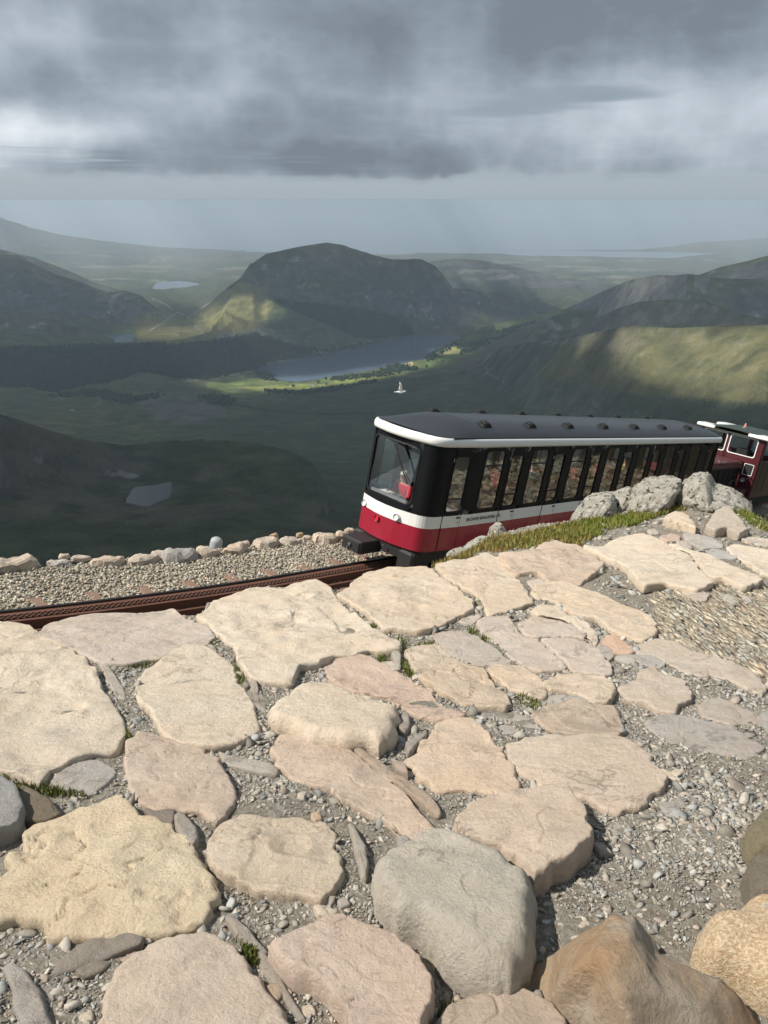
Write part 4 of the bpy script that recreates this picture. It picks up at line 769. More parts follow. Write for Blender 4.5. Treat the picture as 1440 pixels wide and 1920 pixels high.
# lichen crusted outcrop along the bank
def outcrop(name, pix, d, depth, label, seed, mat='lichen', cat='rock', amp=0.10, N=110, R_=22):
    P = np.array(pix, float); c0 = P.mean(0); cz = PD(c0[0], c0[1], d); nrm = np.array([cz[0], cz[1], 0]) / math.hypot(cz[0], cz[1])
    B = catmull(P, N); v = ray(B[:, 0], B[:, 1]); t = (cz @ nrm) / (v @ nrm); B3 = v * t[:, None]; cen = B3.mean(0); sz = np.linalg.norm(B3 - cen, axis=1).max()
    rr = np.cos(np.linspace(0, np.pi / 2, R_)); rr[-1] = 0.02; V = []
    for sgn in (1, -1):
        for r in rr[(1 if sgn < 0 else 0):]: V.append(cen + (B3 - cen) * r - nrm * sgn * depth * math.sqrt(max(0, 1 - r * r)))
    V = np.array(V); w_ = V / max(sz, .2)
    dn = (V - cen); dn = dn / (np.linalg.norm(dn, axis=-1)[..., None] + 1e-6)
    V = V + dn * (amp * sz * (1.3 * fbm(w_ * 3.5, 6, 90 + seed, .65) + 0.9 * (ridged(w_ * 6, 4, 95 + seed) - .5)) * 0.8)[..., None]
    nR = R_; A = V[:nR]; Bk = V[nR:]; ii = np.arange(N); j2 = (ii + 1) % N; Fc = []
    for r in range(nR - 1): Fc += [(r*N+i, (r+1)*N+i, (r+1)*N+j, r*N+j) for i, j in zip(ii, j2)]
    off = nR * N
    Fc += [(i, j, off + j, off + i) for i, j in zip(ii, j2)]
    for r in range(nR - 2): Fc += [(off+r*N+i, off+r*N+j, off+(r+1)*N+j, off+(r+1)*N+i) for i, j in zip(ii, j2)]
    Fc.append(tuple(int(x) for x in (nR - 1) * N + ii)); Fc.append(tuple(int(x) for x in off + (nR - 2) * N + ii[::-1]))
    Fc = [tuple(int(q) for q in f) for f in Fc]
    o = meshobj(name, V.reshape(-1, 3), Fc, M[mat], None, smooth=True); o.color = (0.42, 0.38, 0.30, 1); tag(o, label, cat); return o
outcrop('rock', [(1068,985),(1075,965),(1100,938),(1130,928),(1150,930),(1156,950),(1150,975),(1110,1000)], 8.2, .35, 'lichen speckled rock in front of the coach, leftmost of the outcrop above the grass', 1)
outcrop('rock', [(1125,935),(1150,928),(1178,918),(1190,930),(1175,965),(1150,975)], 8.5, .3, 'brown mossy rock wedged behind the leftmost lichen rock of the outcrop', 2)
outcrop('rock', [(1163,975),(1166,950),(1180,925),(1205,905),(1235,901),(1272,900),(1276,912),(1266,935),(1240,955),(1190,985)], 8.5, .45, 'wide lichen spotted rock between the leftmost rock and the tall peaked one', 3)
outcrop('rock', [(1262,945),(1270,915),(1290,896),(1308,890),(1326,893),(1342,915),(1370,922),(1395,935),(1412,954),(1400,965),(1350,950),(1300,955)], 8.6, .4, 'tall peaked pale lichen rock standing below the locomotive', 4)
outcrop('rock', [(915,1005),(918,990),(930,981),(940,983),(950,998),(945,1010),(925,1012)], 7.6, .12, 'small upright white lichen rock against the coach side', 5)
outcrop('rock', [(945,1008),(960,1000),(995,995),(1005,990),(1015,1000),(985,1010),(955,1015)], 7.7, .14, 'low pale lichen rock right of the small upright one', 6)
outcrop('rock', [(868,1028),(880,1020),(905,1008),(917,1010),(912,1022),(885,1034)], 7.2, .14, 'long low pale rock at the top of the grass bank', 7)
outcrop('rock', [(836,1042),(846,1034),(866,1028),(876,1032),(868,1042),(848,1046)], 7.0, .10, 'small white rock nearest the coach corner', 8)

# ------------------------------------------------------------------ gravel
def ico():
    t = (1 + 5 ** .5) / 2; V = np.array([(-1,t,0),(1,t,0),(-1,-t,0),(1,-t,0),(0,-1,t),(0,1,t),(0,-1,-t),(0,1,-t),(t,0,-1),(t,0,1),(-t,0,-1),(-t,0,1)]) / math.hypot(1, t)
    Fc = np.array([(0,11,5),(0,5,1),(0,1,7),(0,7,10),(0,10,11),(1,5,9),(5,11,4),(11,10,2),(10,7,6),(7,1,8),(3,9,4),(3,4,2),(3,2,6),(3,6,8),(3,8,9),(4,9,5),(2,4,11),(6,2,10),(8,6,7),(9,8,1)]); return V, Fc
def octa():
    V = np.array([(1,0,0),(0,1,0),(-1,0,0),(0,-1,0),(0,0,1),(0,0,-1.)]); return V, np.array([(0,1,4),(1,2,4),(2,3,4),(3,0,4),(1,0,5),(2,1,5),(3,2,5),(0,3,5)])
def scatter(name, P, size, shape, mat, cols, parent=None, flat=(.35, .7), elong=(.7, 1.3), ang=None, normal=None, tilt=.35):
    n = len(P); V0, F0 = shape(); K = len(V0)
    Vv = V0[None] * rng.uniform(.5, 1.3, (n, K, 1)); sc = np.stack([size * rng.uniform(*elong, n), size * rng.uniform(.6, 1.0, n), size * rng.uniform(*flat, n)], -1) * 0.5
    Vv = Vv * sc[:, None]; a = rng.uniform(0, 6.283, n) if ang is None else ang + rng.normal(0, .18, n)
    tx, ty = rng.normal(0, tilt, n), rng.normal(0, tilt, n)
    x, y, z = Vv[..., 0], Vv[..., 1], Vv[..., 2]
    y, z = y * np.cos(tx)[:, None] - z * np.sin(tx)[:, None], y * np.sin(tx)[:, None] + z * np.cos(tx)[:, None]
    x, z = x * np.cos(ty)[:, None] + z * np.sin(ty)[:, None], -x * np.sin(ty)[:, None] + z * np.cos(ty)[:, None]
    x, y = x * np.cos(a)[:, None] - y * np.sin(a)[:, None], x * np.sin(a)[:, None] + y * np.cos(a)[:, None]
    Vv = np.stack([x, y, z], -1) + P[:, None]
    Fc = (F0[None] + (np.arange(n) * K)[:, None, None]).reshape(-1, 3)
    return meshobj(name, Vv.reshape(-1, 3), Fc, mat, parent, col=np.repeat(cols, K, 0))
def free(x, y, grow=0.0):
    ok = np.ones(x.shape, bool)
    for p in STONEPOLY:
        c = p.mean(0); m_ = (np.abs(x - c[0]) < 3) & (np.abs(y - c[1]) < 3); q = np.zeros(x.shape, bool); q[m_] = inpoly(x[m_], y[m_], c + (p - c) * 0.97); ok &= ~q
    return ok
def gcols(n, lo=.20, hi=.46):
    g = rng.uniform(lo, hi, n)[:, None]; t = rng.random(n)[:, None]
    c = g * np.where(t < .6, [1.08, 1.0, .87], np.where(t < .85, [.98, .99, .95], [1.12, .95, .8])); return c
def field(n, r0, r1, amax=34):
    n = int(n * 1.35); amax = 46
    r = np.sqrt(rng.uniform(r0 ** 2, r1 ** 2, n)); a = R(1) * rng.uniform(-amax, amax, n); return r * np.sin(a), r * np.cos(a)
sets = []
for n, r0, r1, s0, s1 in ((60000, .75, 2.3, .003, .009), (8000, .75, 2.4, .009, .022), (600, .75, 2.6, .022, .045), (50000, 2.1, 4.2, .006, .014), (9000, 2.0, 4.5, .014, .032), (800, 2.0, 5, .032, .065), (22000, 4.0, 9.6, .011, .030), (4500, 4.0, 9.6, .028, .07)):
    x, y = field(n, r0, r1); k = free(x, y) & (over_(x, y) < 0); w = np.stack([x, y, 0 * x], -1); clump = fbm(w * 2.2, 4, 101)
    k &= (clump + rng.uniform(-.45, .45, len(x))) > -.22; x, y = x[k], y[k]
    sets.append((x, y, s0 * (s1 / s0) ** rng.random(len(x))))
x = np.concatenate([s[0] for s in sets]); y = np.concatenate([s[1] for s in sets]); sz = np.concatenate([s[2] for s in sets])
z = ground_z(x, y)[0] + 0.018 * fbm(np.stack([x, y, 0 * x], -1) * 3.5, 5, 63) + sz * 0.12
o = scatter('gravel', np.stack([x, y, z], -1), sz * 1.15, ico, M['gravel'], gcols(len(x)), flat=(.16, .45), elong=(.8, 1.8)); tag(o, 'loose grey gravel and chips between the paving stones', kind='stuff')
# layered bedrock shards
n = 2400; x = rng.uniform(ribs[:, 0].min(), ribs[:, 0].max(), n * 3); y = rng.uniform(ribs[:, 1].min(), ribs[:, 1].max(), n * 3); k = inpoly(x, y, ribs) & free(x, y); x, y = x[k][:n], y[k][:n]
z = ground_z(x, y)[0] + .012; o = scatter('bedrock_shards', np.stack([x, y, z], -1), rng.uniform(.012, .06, len(x)) * rng.uniform(.5, 1.2, len(x)), octa, M['gravel'], gcols(len(x), .22, .5) * np.array([1.06, 1.0, .88]), flat=(.15, .35), elong=(1.8, 4), ang=rang, tilt=.12)
tag(o, 'thin layered slabs of worn slate bedrock at the right of the path', kind='stuff')
# ballast
n = 52000; u = rng.uniform(-14, 2.5, n); off = rng.uniform(-1.5, 2.75, n); u2 = rng.uniform(18, 34, 9000); off2 = rng.uniform(-1.6, 2.6, 9000); u, off = np.r_[u, u2], np.r_[off, off2]
v = off + track_v(u); P = tw(u, v, BED + 0.0 * u); P[:, 2] += np.where(off > 2.35, -(off - 2.35), 0); k = (P[:, 2] + .05 > ground_z(P[:, 0], P[:, 1])[0]) & ((off < -.25) | (off > .25) | (rng.random(len(off)) < .3)); P = P[k]
P[:, 2] += rng.uniform(-.01, .035, len(P)); w = fbm(P * 1.2, 3, 103)
c = gcols(len(P), .20, .56) * np.array([1.04, 1.0, .92]) * (1 + .25 * w[:, None])
o = scatter('ballast', P, rng.uniform(.025, .09, len(P)), ico, M['gravel'], c, flat=(.35, .7)); tag(o, 'grey broken stone ballast beside the rusty track', kind='stuff')
# stones edging the ballast
ED = [((4,1060),60,26,(.42,.38,.31)),((36,1056),62,30,(.47,.41,.33)),((110,1055),44,12,(.42,.40,.36)),((200,1052),60,22,(.50,.43,.34)),((150,1045),30,10,(.46,.42,.36)),((268,1047),62,26,(.46,.42,.35)),((340,1040),78,28,(.33,.33,.31)),((300,1038),40,16,(.48,.43,.35)),
      ((388,1035),54,22,(.52,.46,.37)),((440,1028),54,24,(.50,.43,.34)),((455,1020),34,14,(.40,.35,.28)),((500,1016),56,22,(.44,.40,.33)),((545,1013),44,18,(.46,.43,.37)),((513,1004),22,10,(.45,.36,.25)),((575,1008),26,14,(.48,.42,.33)),
      ((610,1008),52,22,(.50,.44,.35)),((640,1003),32,24,(.47,.40,.32)),((655,995),24,16,(.48,.42,.33)),((562,1001),16,8,(.44,.36,.24)),((120,1042),18,8,(.5,.44,.36)),((-40,1066),70,28,(.45,.40,.32))]
n_i = ground_z
for i, ((x, y), w_, h_, c) in enumerate(ED):
    v_ = ray(x, y + h_ * .3); n = tu; P0 = TO + tu * BED; t = (P0 @ n) / (v_ @ n); q = v_ * t; sc = math.hypot(*q[:2]) / 1450 * 1.05
    k = 46; th = np.linspace(0, 2 * np.pi, 26, endpoint=False); th = np.round(th / .57 + i * .3) * .57 * .6 + th * .4; rr = 1 + .38 * fbm(np.c_[np.cos(th) * 1.5, np.sin(th) * 1.5, np.full(26, i * 3.7)], 3, 111)
    V, Fc = [], []
    rows = [(1.0, -.5), (1.03, -.1), (.98, .35), (.86, .8), (.6, 1.0), (.3, 1.05)]
    hx = sc * w_ * .52; hy = hx * rnd.uniform(.45, .75); hz_ = sc * h_ * .62
    for (r_, zz) in rows:
        V.append(np.c_[np.cos(th) * rr * r_ * hx, np.sin(th) * rr * r_ * hy, np.full(26, zz * hz_)])
    V = np.array(V); V = V + (0.24 * hx * fbm(V / hx * 1.6 + i, 4, 112))[..., None] * np.array([1, 1, 1.2])
    ca = math.atan2(ta[1], ta[0]) + rnd.uniform(-.2, .2) ; X_ = V[..., 0] * math.cos(ca) - V[..., 1] * math.sin(ca); Y_ = V[..., 0] * math.sin(ca) + V[..., 1] * math.cos(ca)
    V = np.stack([X_ + q[0], Y_ + q[1], V[..., 2] + q[2] + ta[2] * V[..., 0]], -1).reshape(-1, 3)
    for r_ in range(5): Fc += [(r_*26+a_, r_*26+(a_+1) % 26, (r_+1)*26+(a_+1) % 26, (r_+1)*26+a_) for a_ in range(26)]
    Fc.append(tuple(range(130, 156))); o = meshobj('edging_stone', V, Fc, M['rock'], ground, smooth=False); o.color = (*c, 1)

# ------------------------------------------------------------------ grass and moss
def blades(name, x, y, z, hgt, wid, cols, lean=.5):
    n = len(x); a = rng.uniform(0, 6.283, n); la = rng.uniform(0, 6.283, n); ll = hgt * rng.uniform(0, lean, n)
    dx, dy = np.cos(a) * wid / 2, np.sin(a) * wid / 2
    mx, my = np.cos(la) * ll * .35, np.sin(la) * ll * .35
    V = np.stack([np.stack([x - dx, y - dy, z - .01], -1), np.stack([x + dx, y + dy, z - .01], -1), np.stack([x + mx + dx * .7, y + my + dy * .7, z + hgt * .55], -1), np.stack([x + mx - dx * .7, y + my - dy * .7, z + hgt * .55], -1), np.stack([x + np.cos(la) * ll, y + np.sin(la) * ll, z + hgt], -1)], 1)
    b_ = (np.arange(n) * 5)[:, None]; F3 = np.concatenate([b_ + [0, 1, 2], b_ + [0, 2, 3], b_ + [3, 2, 4]]); return meshobj(name, V.reshape(-1, 3), F3, M['grass'], None, col=np.repeat(cols, 5, 0))
def inpix(polys, n, dens_noise=1.6, thr=-.5):
    out = []
    for poly in polys:
        W_ = np.array([onto(a, b)[:2] for a, b in poly]); lo, hi = W_.min(0) - .1, W_.max(0) + .1; A = (hi - lo).prod(); m_ = max(60, int(n * A)); x = rng.uniform(lo[0], hi[0], m_); y = rng.uniform(lo[1], hi[1], m_)
        jx_ = x + .07 * fbm(np.stack([x, y, 0 * x], -1) * 6, 3, 121); jy_ = y + .07 * fbm(np.stack([x, y, 0 * x], -1) * 6, 3, 122)
        k = inpoly(jx_, jy_, W_) & (fbm(np.stack([x, y, 0 * x], -1) * dens_noise, 3, 123) + rng.uniform(-.3, .3, m_) > thr); out.append(np.stack([x[k], y[k]], -1))
    return np.concatenate(out)
G1 = [[(792,1064),(830,1046),(880,1028),(925,1006),(990,1000),(1050,985),(1110,975),(1175,968),(1230,945),(1290,925),(1345,932),(1320,950),(1265,960),(1240,968),(1190,985),(1150,992),(1120,1010),(1090,1024),(1040,1016),(990,1036),(950,1040),(905,1036),(860,1050),(815,1066)],
      [(1330,930),(1395,950),(1440,975),(1500,985),(1500,1010),(1440,1003),(1400,985),(1370,962)]]
q = inpix(G1, 9500, 1.6, -.42); q = q[free(q[:, 0], q[:, 1])]; x, y = q.T; z = ground_z(x, y)[0]
t = fbm(np.stack([x, y, 0 * x], -1) * 1.3, 3, 124)[:, None] + rng.uniform(-.35, .35, (len(x), 1))
gcol = np.where(t < .15, [.24, .29, .06], [.36, .32, .11]) * rng.uniform(.6, 1.3, (len(x), 1)); 
o = blades('grass', x, y, z, rng.uniform(.015, .065, len(x)), rng.uniform(.006, .012, len(x)), gcol * np.where(rng.random((len(x), 1)) < .25, [1.1, .8, .8], [.85, .85, .85])); tag(o, 'short bright green grass on the bank below the coach', kind='stuff')
MS = [(250,1243,40,14),(300,1240,22,8),(395,1208,16,16),(447,1285,14,30),(440,1260,10,18),(660,1155,20,8),(700,1178,26,8),(752,1210,14,16),(800,1213,24,8),(762,1252,12,18),(772,1265,16,10),(885,1185,12,6),(910,1200,24,8),(945,1225,20,7),(240,1385,12,14),(60,1478,40,14),(15,1455,20,10),(110,1485,30,8),
      (150,1490,24,10),(640,1397,24,6),(675,1398,20,6),(905,1115,14,20),(965,1065,20,22),(900,1290,20,14),(1000,1320,24,10),(985,1305,20,10),(1120,1070,16,12),(850,1905,26,22),(1085,1912,24,16),(1320,1555,0,0),(1345,1100,36,10),(1310,1062,10,14),(620,1393,10,6),(715,1235,14,14),(340,1555,10,12),(105,1165,0,0),(470,1790,20,30),(1320,1880,30,30)]
xs_, ys_ = [], []
for (a, b_, w_, h_) in MS:
    if w_ == 0: continue
    n = int(26 * w_ * h_ / 60) + 60; px2 = a + rng.normal(0, w_ * .42, n); py2 = b_ + rng.normal(0, h_ * .42, n); P = onto(px2, py2); xs_.append(P[:, 0]); ys_.append(P[:, 1])
x, y = np.concatenate(xs_), np.concatenate(ys_); k = free(x, y); x, y = x[k], y[k]; z = ground_z(x, y)[0]
o = blades('moss_tufts', x, y, z, rng.uniform(.008, .03, len(x)), rng.uniform(.004, .008, len(x)), np.array([.20, .22, .07]) * rng.uniform(.5, 1.35, (len(x), 1))); tag(o, 'tufts of moss and grass in the gaps between the stones', kind='stuff')
# ballast-side weeds
u = rng.uniform(-6, -1.2, 1500); v = track_v(u) - rng.uniform(.75, 1.25, 1500); P = tw(u, v, np.full(1500, BED)); k = P[:, 2] + .02 > ground_z(P[:, 0], P[:, 1])[0]; P = P[k]

# ------------------------------------------------------------------ track
M['rust'] = simple('rusty_steel', (0.115, 0.045, 0.028), 0.75, 0.0, 0.35, 5, bmp=0.004)
M['rust_light'] = simple('worn_rusty_steel', (0.17, 0.09, 0.065), 0.5, 0.3, 0.25, 8)
M['railhead'] = simple('dark_railhead', (0.035, 0.03, 0.03), 0.35, 0.6, 0.2, 6)
M['sleeper'] = simple('rusty_sleeper', (0.22, 0.14, 0.10), 0.85, 0.0, 0.35, 6, bmp=0.01)
root = bpy.data.objects.new('railway_track', None); C.objects.link(root); root.location = tuple(tw(-1.0, 1.1, BED))
tag(root, 'rusty narrow gauge track with a toothed rack between its rails, below the stone path', 'railway track')
UT = np.r_[np.linspace(-15, -2, 27), [-1, 0, 3, 8, 14, 20, 26, 34]]
def along(name, prof, off, mat, w0=0.0, ring=True):      # sweep a cross-section along the track
    n = len(prof); V = []
    for u in UT:
        du = 1e-3; sl = (track_v(u + du) - track_v(u - du)) / (2 * du); nn = np.array([-sl, 1]) / math.hypot(sl, 1)
        for (o_, h_) in prof: V.append(tw(u + nn[0] * (off + o_), track_v(u) + nn[1] * (off + o_), RAILTOP + w0 + h_))
    V = np.array(V) - np.array(root.location)
    Fc = [(i*n+k, i*n+(k+1) % n, (i+1)*n+(k+1) % n, (i+1)*n+k) for i in range(len(UT) - 1) for k in range(n)] + [tuple(range(n)), tuple(range((len(UT)-1)*n, len(UT)*n))[::-1]]
    return meshobj(name, V, Fc, mat, root)
RP = [(-.05, -.11), (.05, -.11), (.05, -.098), (.008, -.085), (.008, -.03), (.026, -.022), (.026, 0), (-.026, 0), (-.026, -.022), (-.008, -.03), (-.008, -.085), (-.05, -.098)]
along('rail', RP, .40, [M['railhead']]); along('rail', RP, -.40, [M['rust']])
along('rack_guard', [(-.012, -.10), (.012, -.10), (.012, .07), (-.06, .07), (-.06, .055), (-.012, .055)], .13, M['rust'])
along('rack_guard', [(.012, -.10), (-.012, -.10), (-.012, .05), (.05, .05), (.05, .062), (-.012, .062)][::-1], -.15, M['rust'])
along('rack_bed', [(-.11, -.02), (.11, -.02), (.11, .0), (-.11, .0)], 0, M['rust'])
for so_ in (.03, -.05):                 # toothed rack bars
    mb = MB(); us = np.arange(-14, 1.5, .09)
    for i, u in enumerate(us):
        v = float(track_v(u)) + so_; b0 = RAILTOP + .0
        for (ua, ub, wa, wb) in ((u, u + .09, b0, b0 + .06), (u + .02, u + .065, b0 + .06, b0 + .085)):
            P = [tw(a_, v + s_ * .012, w_) - np.array(root.location) for w_ in (wa, wb) for (a_, s_) in ((ua, -1), (ub, -1), (ub, 1), (ua, 1))]
            mb.add(P, [(3,2,1,0),(4,5,6,7),(0,1,5,4),(1,2,6,5),(2,3,7,6),(3,0,4,7)])
    mb.build('rack_bar', M['rust_light'], root)
bx_ = MB(); bx_.box(-.11, .11, -.80, .98, -.06, .03, bev=.02); spr = None
for i in range(40):
    u = -14.4 + i * .93
    if 2.5 < u < 15.5: continue
    if spr is None: spr = bx_.build('sleeper', M['sleeper'], root); o = spr
    else: o = link(spr.copy(), root)
    P = tw(u, float(track_v(u)), BED + .015) - np.array(root.location); mm = TM.to_3x3().to_4x4(); mm.translation = Vector(P); o.matrix_local = mm

# ------------------------------------------------------------------ coach
M['blackp'] = simple('black_paint', (0.008, 0.009, 0.011), 0.5, 0, 0.1, 3, coat=0.0, spec=0.18)
M['redp'] = simple('crimson_paint', (0.30, 0.010, 0.030), 0.38, 0, 0.06, 2, coat=0.35)
M['whitep'] = simple('white_paint', (0.82, 0.82, 0.79), 0.35, 0, 0.03, 3, coat=0.3)
M['roofp'] = simple('dark_grey_roof', (0.020, 0.023, 0.028), 0.42, 0.0, 0.15, 2, coat=0.12)
M['rubber'] = simple('black_rubber', (0.012, 0.012, 0.012), 0.7, 0, 0.1, 6)
M['under'] = simple('underframe_black', (0.018, 0.017, 0.017), 0.65, 0.1, 0.3, 6)
M['seatm'] = simple('seat_cloth', (0.16, 0.03, 0.035), 0.9, 0, 0.2, 20); M['lining'] = simple('grey_lining', (0.22, 0.22, 0.23), 0.8, 0, 0.05, 3)
M['floor'] = simple('coach_floor', (0.10, 0.10, 0.10), 0.8, 0, 0.1, 6); M['silver'] = simple('bare_metal', (0.6, 0.6, 0.6), 0.3, 0.9, 0.05, 5)
M['redlamp'] = simple('red_lamp_glass', (0.75, 0.01, 0.02), 0.15, 0, 0.05, 9, coat=0.8); M['lens'] = simple('headlamp_glass', (0.85, 0.85, 0.84), 0.12, 0, 0.03, 9, coat=0.8)
m, nt, b = nodes('window_glass'); nt.nodes.remove(b); out = nt.nodes['Material Output']
gl = nt.nodes.new('ShaderNodeBsdfGlossy'); gl.inputs['Roughness'].default_value = 0.015; gl.inputs['Color'].default_value = (0.95, 0.95, 0.93, 1)
tr = nt.nodes.new('ShaderNodeBsdfTransparent'); tr.inputs[0].default_value = (0.75, 0.77, 0.76, 1); fr = nt.nodes.new('ShaderNodeFresnel'); fr.inputs['IOR'].default_value = 1.52
f2 = math_(nt, 'MULTIPLY_ADD', fr.outputs[0], 0.17, 0.01, clamp=True); ms = nt.nodes.new('ShaderNodeMixShader'); nt.links.new(f2, ms.inputs[0]); nt.links.new(tr.outputs[0], ms.inputs[1]); nt.links.new(gl.outputs[0], ms.inputs[2]); nt.links.new(ms.outputs[0], out.inputs[0])
M['glass'] = m
m2 = m.copy(); m2.name = 'windscreen_glass'; M['screen'] = m2
for n in m2.node_tree.nodes:
    if n.type == 'BSDF_TRANSPARENT': n.inputs[0].default_value = (0.88, 0.9, 0.9, 1)
    if n.type == 'MATH': n.inputs[1].default_value = 0.22; n.inputs[2].default_value = 0.0

coach = bpy.data.objects.new('railway_coach', None); C.objects.link(coach); coach.matrix_world = TM
tag(coach, 'crimson, white and black mountain railway coach with dark roof, full of passengers', 'railway coach')
L_, Wd = 15.5, 2.2
# plan of the body: near side from the rear forward, round the cab, back along the far side
def plan():
    P = [(L_, 0.0), (15.0, 0.0), (1.55, 0.0), (0.55, 0.065)]
    for k in range(1, 9):
        t = k / 9 * math.pi / 2; P.append((0.55 - 0.42 * math.sin(t) + 0.0, 0.065 + 0.36 * (1 - math.cos(t))))
    P += [(0.105, 0.46), (0.02, 0.80), (0.0, 1.1)]
    Q = [(u, Wd - v) for u, v in P[:-1]][::-1]; return np.array(P + Q)
PL = plan(); PS = np.r_[0, np.cumsum(np.hypot(*np.diff(PL, axis=0).T))]
def pp(s, out=0.0):
    s = np.asarray(s, float); u = np.interp(s, PS, PL[:, 0]); v = np.interp(s, PS, PL[:, 1]); e = 0.02
    du = np.interp(s + e, PS, PL[:, 0]) - np.interp(s - e, PS, PL[:, 0]); dv = np.interp(s + e, PS, PL[:, 1]) - np.interp(s - e, PS, PL[:, 1]); l = np.hypot(du, dv) + 1e-9
    return u + (dv / l) * out, v - (du / l) * out      # outward normal
_t = pp(np.array([5.0]), 0.1)
OS = 1.0 if _t[1][0] < 0 else -1.0
def s_near(u): return float(np.interp(-u, -PL[:len(PL)//2, 0], PS[:len(PL)//2])) if u >= 0.14 else None
ST_ = PS[-1]
HS = (0.0, 0.53, 0.80, 2.335, 2.53)
def strip(mb, s0, s1, h0, h1, m=0, out=0.0, step=0.06, thick=0.0):
    cuts = [s0] + [x for x in PS if s0 < x < s1 and s0 + 1e-3 < x < s1 - 1e-3] + [s1]; ss = []
    for a_, b_ in zip(cuts[:-1], cuts[1:]): ss += list(np.linspace(a_, b_, max(1, int((b_ - a_) / 2.5)) , endpoint=False))
    ss.append(s1); u, v = pp(np.array(ss), out * OS); n = len(ss); V = [(u[i], v[i], h) for i in range(n) for h in (h0, h1)]
    mb.add(V, [(2*i, 2*i+1, 2*i+3, 2*i+2) for i in range(n - 1)], m)
def rrect(c0, c1, h0, h1, r, n=5):
    P = []
    for (cx_, ch, a0) in ((c1 - r, h1 - r, 0), (c0 + r, h1 - r, 90), (c0 + r, h0 + r, 180), (c1 - r, h0 + r, 270)):
        for k in range(n + 1): t = math.radians(a0 + 90 * k / n); P.append((cx_ + r * math.cos(t), ch + r * math.sin(t)))
    return P
def outer_for(P, s0, s1, h0, h1):      # project the rounded hole's points onto the cell's border
    cx_, ch = (s0 + s1) / 2, (h0 + h1) / 2; O = []
    n = len(P) // 4
    for i, (x, y) in enumerate(P):
        q = i // n; k = (i % n) / (n - 1)
        cor = [(s1, h1), (s0, h1), (s0, h0), (s1, h0)][q]
        if k == 0.5: O.append(cor)
        elif q in (0, 2): O.append((cor[0], y) if k < 0.5 else (x, cor[1]))
        else: O.append((x, cor[1]) if k < 0.5 else (cor[0], y))
    return O
def holed(mb, s0, s1, h0, h1, P, m=0, out=0.0, depth=0.035, mi=None):
    O = outer_for(P, s0, s1, h0, h1); n = len(P); A = []
    for (ss, oo) in ((O, out), (P, out), (P, out - depth)):
        u, v = pp(np.array([q[0] for q in ss]), oo * OS); A += [(u[i], v[i], ss[i][1]) for i in range(n)]
    mb.add(A, [(i, (i+1) % n, n+(i+1) % n, n+i) for i in range(n)], m); mb.add(A, [(n+i, n+(i+1) % n, 2*n+(i+1) % n, 2*n+i) for i in range(n)], m if mi is None else mi)
def pane(name, P, parent, out=-0.012, mat=None):
    xs_ = sorted(set(round(p[0], 4) for p in P)); u, v = pp(np.array([p[0] for p in P]), out * OS); return meshobj(name, [(u[i], v[i], P[i][1]) for i in range(len(P))], [tuple(range(len(P)))], mat or M['glass'], parent)
def ringmesh(name, P, parent, w_, mat, o0=0.004, o1=0.012):
    cx_ = np.mean([p[0] for p in P]); ch = np.mean([p[1] for p in P]); n = len(P); mb = MB(); rows = []
    for (k, oo) in ((0, 0), (0, o1), (1, o1), (1, 0)):
        pts = [(x + (k * w_ if x > cx_ else -k * w_), y + (k * w_ if y > ch else -k * w_)) for x, y in P]; u, v = pp(np.array([p[0] for p in pts]), oo * OS); rows += [(u[i], v[i], pts[i][1]) for i in range(n)]
    mb.add(rows, [(r*n+i, r*n+(i+1) % n, (r+1)*n+(i+1) % n, (r+1)*n+i) for r in range(3) for i in range(n)]); return mb.build(name, mat, parent)
BM = [M['redp'], M['whitep'], M['blackp'], M['rubber']]
DOORS = [(1.01, .62, .50)] + [(3.05 + 1.89 * k, .66, .50) for k in range(6)] + [(14.95, .66, .50)]
FIX = [(2.16, .72)] + [(4.02 + 1.89 * k, .72) for k in range(5)] + [(13.55, .84)]
def lettering(txt, size, loc_s, h, parent, side=1, name='lettering'):
    cu = bpy.data.curves.new('t', 'FONT'); cu.body = txt; cu.size = size; cu.extrude = 0.0015; cu.align_x = 'CENTER'; cu.align_y = 'CENTER'
    to = bpy.data.objects.new('t', cu); me = bpy.data.meshes.new_from_object(to); me.name = name; bpy.data.objects.remove(to); bpy.data.curves.remove(cu)
    u, v = pp(np.array([loc_s]), 0.008 * OS); o = link(bpy.data.objects.new(name, me), parent); me.materials.clear(); me.materials.append(M['rubber'])
    o.matrix_local = Matrix(((1, 0, 0, u[0]), (0, 0, -1, v[0]), (0, 1, 0, h), (0, 0, 0, 1))) if side > 0 else Matrix.Identity(4); return o
